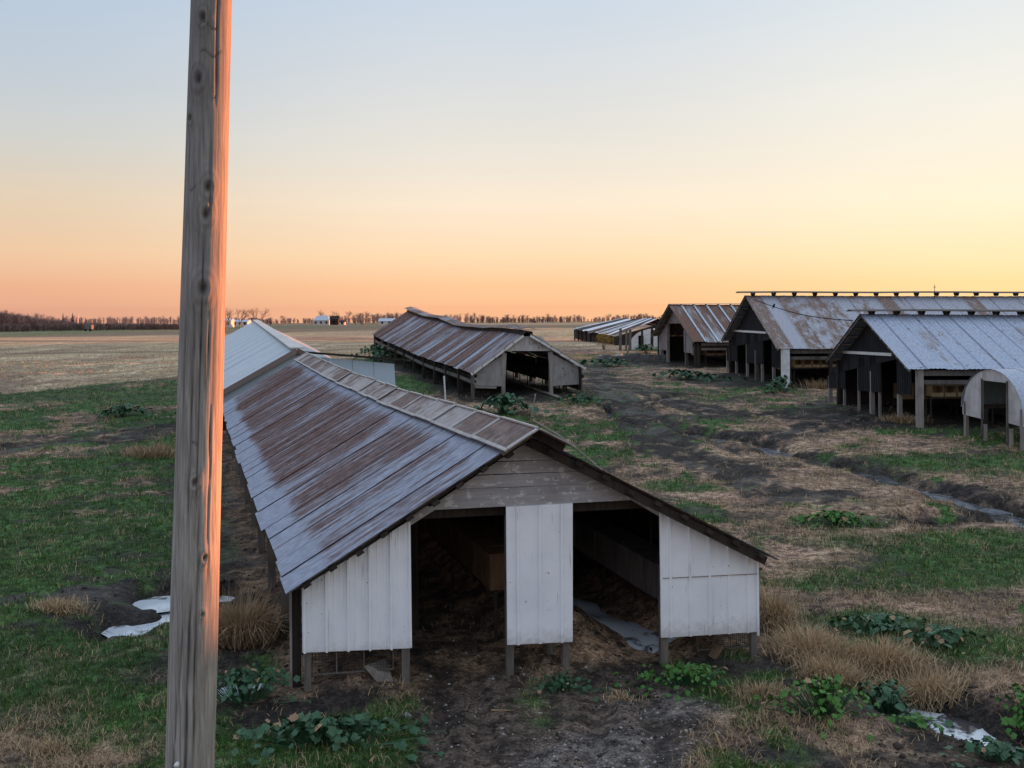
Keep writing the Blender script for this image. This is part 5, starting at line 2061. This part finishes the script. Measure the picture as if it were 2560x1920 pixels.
def tree_mesh(seed, h, spread=.5, depth=6, r0=.022):
    rr = random.Random(seed)
    tr, cr = MB(), MB()

    def grow(p, d, L, r, lev):
        q = p + d * L * .5 + Vector((rr.uniform(-1, 1), rr.uniform(-1, 1), 0)) * L * .05
        e = p + d * L
        (tr if lev < 2 else cr).tube([p, q, e], [r, r * .8, r * .62], 5 if lev < 2 else 3)
        if lev >= depth:
            return
        for i in range(rr.choice((2, 3, 3)) if lev else 4):
            nd = (d + Vector((rr.uniform(-1, 1), rr.uniform(-1, 1), rr.uniform(-.25, .55))) * spread * 1.35).normalized()
            grow(lerp(p, e, rr.uniform(.6, 1)), nd, L * rr.uniform(.62, .82), r * .58, lev + 1)
    grow(Vector((0, 0, -.3)), Vector((0, 0, 1)), h * .30, h * r0, 0)
    return tr, cr


def bare_tree(u, Y, vtop, label, seed, group='bare trees by the distant farmstead', mat='twig', spread=.5):
    p = at(u, 800, Y)
    z = hz(p.x, Y)
    h = at(u, vtop, Y).z - z
    t = thing('bare_tree', (p.x, Y, z), label, 'tree', group)
    tr, cr = tree_mesh(seed, h, spread)
    top = max(q[2] for q in cr.v)
    k = h / top
    for m, nm in ((tr, 'trunk'), (cr, 'crown')):
        m.v = [(q[0] * k + p.x, q[1] * k + Y, q[2] * k + z) for q in m.v]
        m.build(nm, mat, t)


for i, (u, Y, vt, lab) in enumerate(((566, 420, 757, 'bare tree just right of the pole on the horizon'), (599, 430, 761, 'second bare tree right of the pole on the horizon'), (646, 430, 757, 'rounded bare tree standing above the pale shed roof'),
                                     (800, 640, 767, 'bare tree behind the pale-roofed farmhouse'), (838, 650, 769, 'bare tree behind the dark farm barn on the horizon'), (864, 600, 771, 'dense bare tree right of the dark farm barn on the horizon'),
                                     (888, 650, 776, 'bare tree in the middle of the farmstead grove'), (914, 640, 772, 'tallest bare tree at the right of the farmstead grove'), (934, 660, 779, 'last small bare tree of the farmstead grove'),
                                     (706, 700, 780, 'bare bushy tree left of the farmhouse on the horizon'), (735, 720, 784, 'low bare tree between the pale shed and the farmhouse'),
                                     (1203, 900, 784, 'bare tree peeping over the ridge of the middle-distance shed'), (1445, 900, 792, 'round bare tree left of the streaked far roof'), (1520, 800, 786, 'bare tree rising over the streaked far roof'), (1550, 850, 793, 'smaller bare tree right over the streaked far roof'),
                                     (18, 400, 757, 'tall bare tree at the left edge of the woods'))):
    bare_tree(u, Y, vt, lab, 100 + i)


def conifer(u, Y, vt, label, seed):
    rr = random.Random(seed)
    p = at(u, 800, Y)
    z = hz(p.x, Y)
    h = at(u, vt, Y).z - z
    t = thing('conifer_tree', (p.x, Y, z), label, 'tree', 'two dark conifers on the left horizon')
    MB().tube([(p.x, Y, z - .3), (p.x, Y, z + h * .95)], [h * .02, h * .004], 5).build('trunk', 'twig', t)
    m = MB()
    for i in range(420):
        q = rr.random() ** .8
        a = rr.uniform(0, 6.28)
        r = h * .2 * (1 - q) * rr.uniform(.5, 1.1)
        c = Vector((p.x, Y, z + h * (.06 + .94 * q)))
        e = c + Vector((math.cos(a) * r, math.sin(a) * r, -r * .35))
        s = Vector((-math.sin(a), math.cos(a), 0)) * (h * .02 + r * .15)
        m.add([c, e - s, e + s], [(0, 1, 2)])
    m.build('crown', 'conifer', t)


conifer(157, 430, 767, 'dark pointed conifer, broader of the two on the left horizon', 1)
conifer(181, 440, 767, 'slim dark conifer right of the broader conifer on the left horizon', 2)


def far_wood(name, specs, mat, label, twigs=55):
    """many small bare trees read as one mass: trunk plus fan of twigs"""
    V, Fc, o = [], [], 0
    for X, Y, h, w in specs:
        z = hz(X, Y)
        k = max(.02 * h, Y * .0003)
        n = twigs
        b = np.array([X, Y, z])
        a = rng.uniform(0, 6.28, n)
        el = rng.uniform(.1, 1.0, n)
        st = b + np.array([0, 0, 1]) * (h * rng.uniform(.1, .75, n))[:, None]
        ln = rng.uniform(.18, .42, n) * h
        e = st + np.stack([np.cos(a) * w * np.cos(el * 1.2) * ln, np.sin(a) * w * np.cos(el * 1.2) * ln, np.sin(el * 1.3) * ln], -1)
        e[:, 2] = np.minimum(e[:, 2], z + h * (1 - .25 * rng.random(n)))
        s = np.array([1, 0, 0]) * k * .5 * rng.uniform(.4, 1, n)[:, None]
        v = np.stack([st - s, st + s, e], 1).reshape(-1, 3)
        tv = np.array([[X - k, Y, z - .5], [X + k, Y, z - .5], [X, Y, z + h * .8]])
        V.append(np.concatenate([v, tv]))
        Fc.append(np.arange(3 * (n + 1)).reshape(-1, 3) + o)
        o += 3 * (n + 1)
    ob = np_object(name, np.concatenate(V), np.concatenate(Fc), mat)
    tag(ob, label, 'trees')
    ob['kind'] = 'stuff'


sp = []
for i in range(1100):                                     # left woods falling towards the middle
    u = rng.uniform(-500, 470)
    Y = rng.uniform(360, 440)
    top = np.interp(u, [-500, 0, 60, 110, 200, 300, 470], [740, 757, 767, 780, 792, 795, 799]) + rng.uniform(-3, 10)
    p = at(u, top, Y)
    z = hz(p.x, Y)
    if p.z - z > 1:
        sp.append((p.x, Y, p.z - z, 1.3))
for i in range(1500):
    u = rng.uniform(-500, 470)
    Y = rng.uniform(352, 380)
    p = at(u, 800, Y)
    sp.append((p.x, Y, rng.uniform(1.5, 3.6) * float(np.interp(u, [-500, 150, 470], [1.3, 1, .75])), 1.6))
far_wood('woods', sp, 'twig', 'bare purple-brown woods and brush along the left field edge', 120)
sp = []
for i in range(1500):                                     # far tree lines
    u = rng.uniform(-300, 2900)
    Y = rng.uniform(1300, 1900)
    gap = vn(np.array([u * .012]), np.array([4.0]), 3)[0]
    top = at(u, 0, Y)
    p = at(u, 800, Y)
    z = hz(p.x, Y)
    h = rng.uniform(8, 16) * (.5 + .9 * gap)
    sp.append((p.x, Y, h, 1.1))
far_wood('tree_line', sp, 'twig_far', 'thin line of bare trees along the whole horizon', 80)
sp = []
for i in range(330):                                     # nearer hedges of the farmstead
    u = rng.uniform(480, 1640)
    Y = rng.uniform(640, 950)
    p = at(u, 800, Y)
    if vn(np.array([u * .02]), np.array([9.0]), 5)[0] < .42:
        continue
    sp.append((p.x, Y, rng.uniform(3, 8), 1.4))
far_wood('hedge', sp, 'twig', 'low bare hedges and brush around the distant farmstead', 110)


def sapling(u, v, Y, vt, label):
    p = at(u, v, Y)
    z = hz(p.x, Y)
    h = at(u, vt, Y).z - z
    rr = random.Random(4)
    t = thing('sapling', (p.x, Y, z), label, 'tree')
    m = MB()
    for i in range(7):
        m.tube([(p.x + rr.uniform(-.1, .1), Y, z - .1), (p.x + rr.uniform(-.3, .3), Y, z + h * .5), (p.x + rr.uniform(-.8, .8), Y + rr.uniform(-.5, .5), z + h * rr.uniform(.6, .95))], [.03, .02, .01], 4)
    m.build('trunk', 'twig', t)
    m = MB()
    for i in range(900):
        k = rr.random()
        c = Vector((p.x + rr.gauss(0, .28) + (.55 if k > .7 else -.12) , Y + rr.gauss(0, .3), z + h * ((.55 if k > .7 else .62) + rr.gauss(0, .17))))
        a = Vector((rr.uniform(-1, 1), rr.uniform(-1, 1), rr.uniform(-1, 1))).normalized() * .06
        b = Vector((rr.uniform(-1, 1), rr.uniform(-1, 1), rr.uniform(-1, 1))).normalized() * .05
        m.add([c - a, c + b, c + a, c - b], [(0, 1, 2, 3)])
        m.tint += [rr.random() * .8] * 4
    m.build('crown', 'yellow_leaf', t)


sapling(1508, 877, 98, 831, 'small sapling with yellow autumn leaves beyond the low wall')
leafy_plant(1612, 890, 1.6, .8, .8, 160, .2, ('leaf', False), 'green bush among the bare posts by the striped-roof barn', 19)
leafy_plant(1520, 918, 2.2, .8, .5, 130, .22, ('leaf', False), 'green weeds along the left end of the low block wall', 20)
leafy_plant(935, 905, 1.6, .8, 1.1, 150, .2, ('leaf', False), 'green bush behind the far end of the middle-distance shed', 21)

# ------------------------------------------------------------------ distant farmstead


def house(u0, u1, Y, vbase, veave, vridge, wall, roof, name, label, cat, depth=8, windows=2, hip=False):
    a, b = at(u0, vbase, Y), at(u1, vbase, Y)
    z0 = min(hz(a.x, Y), a.z) - .5
    ze, zr = at(u0, veave, Y).z, at(u0, vridge, Y).z
    t = thing(name, ((a.x + b.x) / 2, Y, hz((a.x + b.x) / 2, Y)), label, cat)
    m = MB()
    m.box(((a.x + b.x) / 2, Y + depth / 2, (z0 + ze) / 2), b.x - a.x, depth, ze - z0)
    w = m.build('wall', wall, t)
    i = (b.x - a.x) * .22 if hip else 0
    o = .35
    m = MB()
    r0, r1 = Vector((a.x - o + i, Y + depth / 2, zr)), Vector((b.x + o - i, Y + depth / 2, zr))
    e = [Vector((a.x - o, Y - o, ze)), Vector((b.x + o, Y - o, ze)), Vector((b.x + o, Y + depth + o, ze)), Vector((a.x - o, Y + depth + o, ze))]
    m.add(e + [r0, r1], [(0, 1, 5, 4), (2, 3, 4, 5), (3, 0, 4), (1, 2, 5), (3, 2, 1, 0)])
    m.build('roof', roof, t)
    for k in range(windows):
        x = lerp(a.x, b.x, (k + .5) / windows)
        MB().box((x, Y - .05, (z0 + ze) / 2 + .6), 1.1, .12, 1.3).build('window', 'black', t)


house(782, 822, 620, 803, 795, 783, 'cream', 'galv', 'farmhouse', 'distant farmhouse with pale roof, left of the farmstead grove', 'house', 10, 3, True)
house(824, 845, 610, 803, 793, 784, 'dark_wood', 'dark_wood', 'farm_barn', 'small dark barn right beside the distant farmhouse', 'barn', 7, 1)
house(848, 861, 590, 806, 800, 796, 'cream', 'dark_wood', 'farm_shed', 'tiny pale shed in front of the farmstead grove', 'shed', 4, 1)
house(946, 1000, 560, 808, 799, 792, 'cream', 'galv', 'farm_building', 'long white building at the far end of the middle-distance shed', 'building', 9, 3)
house(560, 577, 520, 800, 793, 788, 'cream', 'galv', 'farm_shed', 'small grey shed just right of the pole on the horizon', 'shed', 6, 1)
house(580, 618, 540, 802, 796, 791, 'cream', 'galv', 'farm_building', 'long low building above the pale shed roof on the horizon', 'building', 8, 3)
house(1352, 1366, 900, 815, 809, 805, 'cream', 'galv', 'farm_building', 'tiny pale building on the horizon right of the middle-distance shed', 'building', 8, 1)
p = at(194, 794, 420)
tag(MB().tube([p + Vector((0, 0, -2)), at(194, 774, 420)], .22, 6).build('flag_pole', 'white_paint', at=tuple(p + Vector((0, 0, -2)))), 'thin white pole beside the conifers on the left horizon', 'pole')
p = ga(222, 815)
Y = p.y
t = thing('farm_wagon', tuple(p), 'small grey wagon at the far edge of the stubble field', 'wagon')
MB().box((p.x, Y, p.z + 1.4), 2.4, 1.8, 1.5).build('box', 'rubble', t)
for o in (-.8, .8):
    MB().tube([(p.x + o, Y - 1.0, p.z + .4), (p.x + o, Y - .8, p.z + .4)], .4, 10).build('wheel', 'black', t)
for ob in list(bpy.data.objects):
    if '_base' in ob:
        del ob['_base']
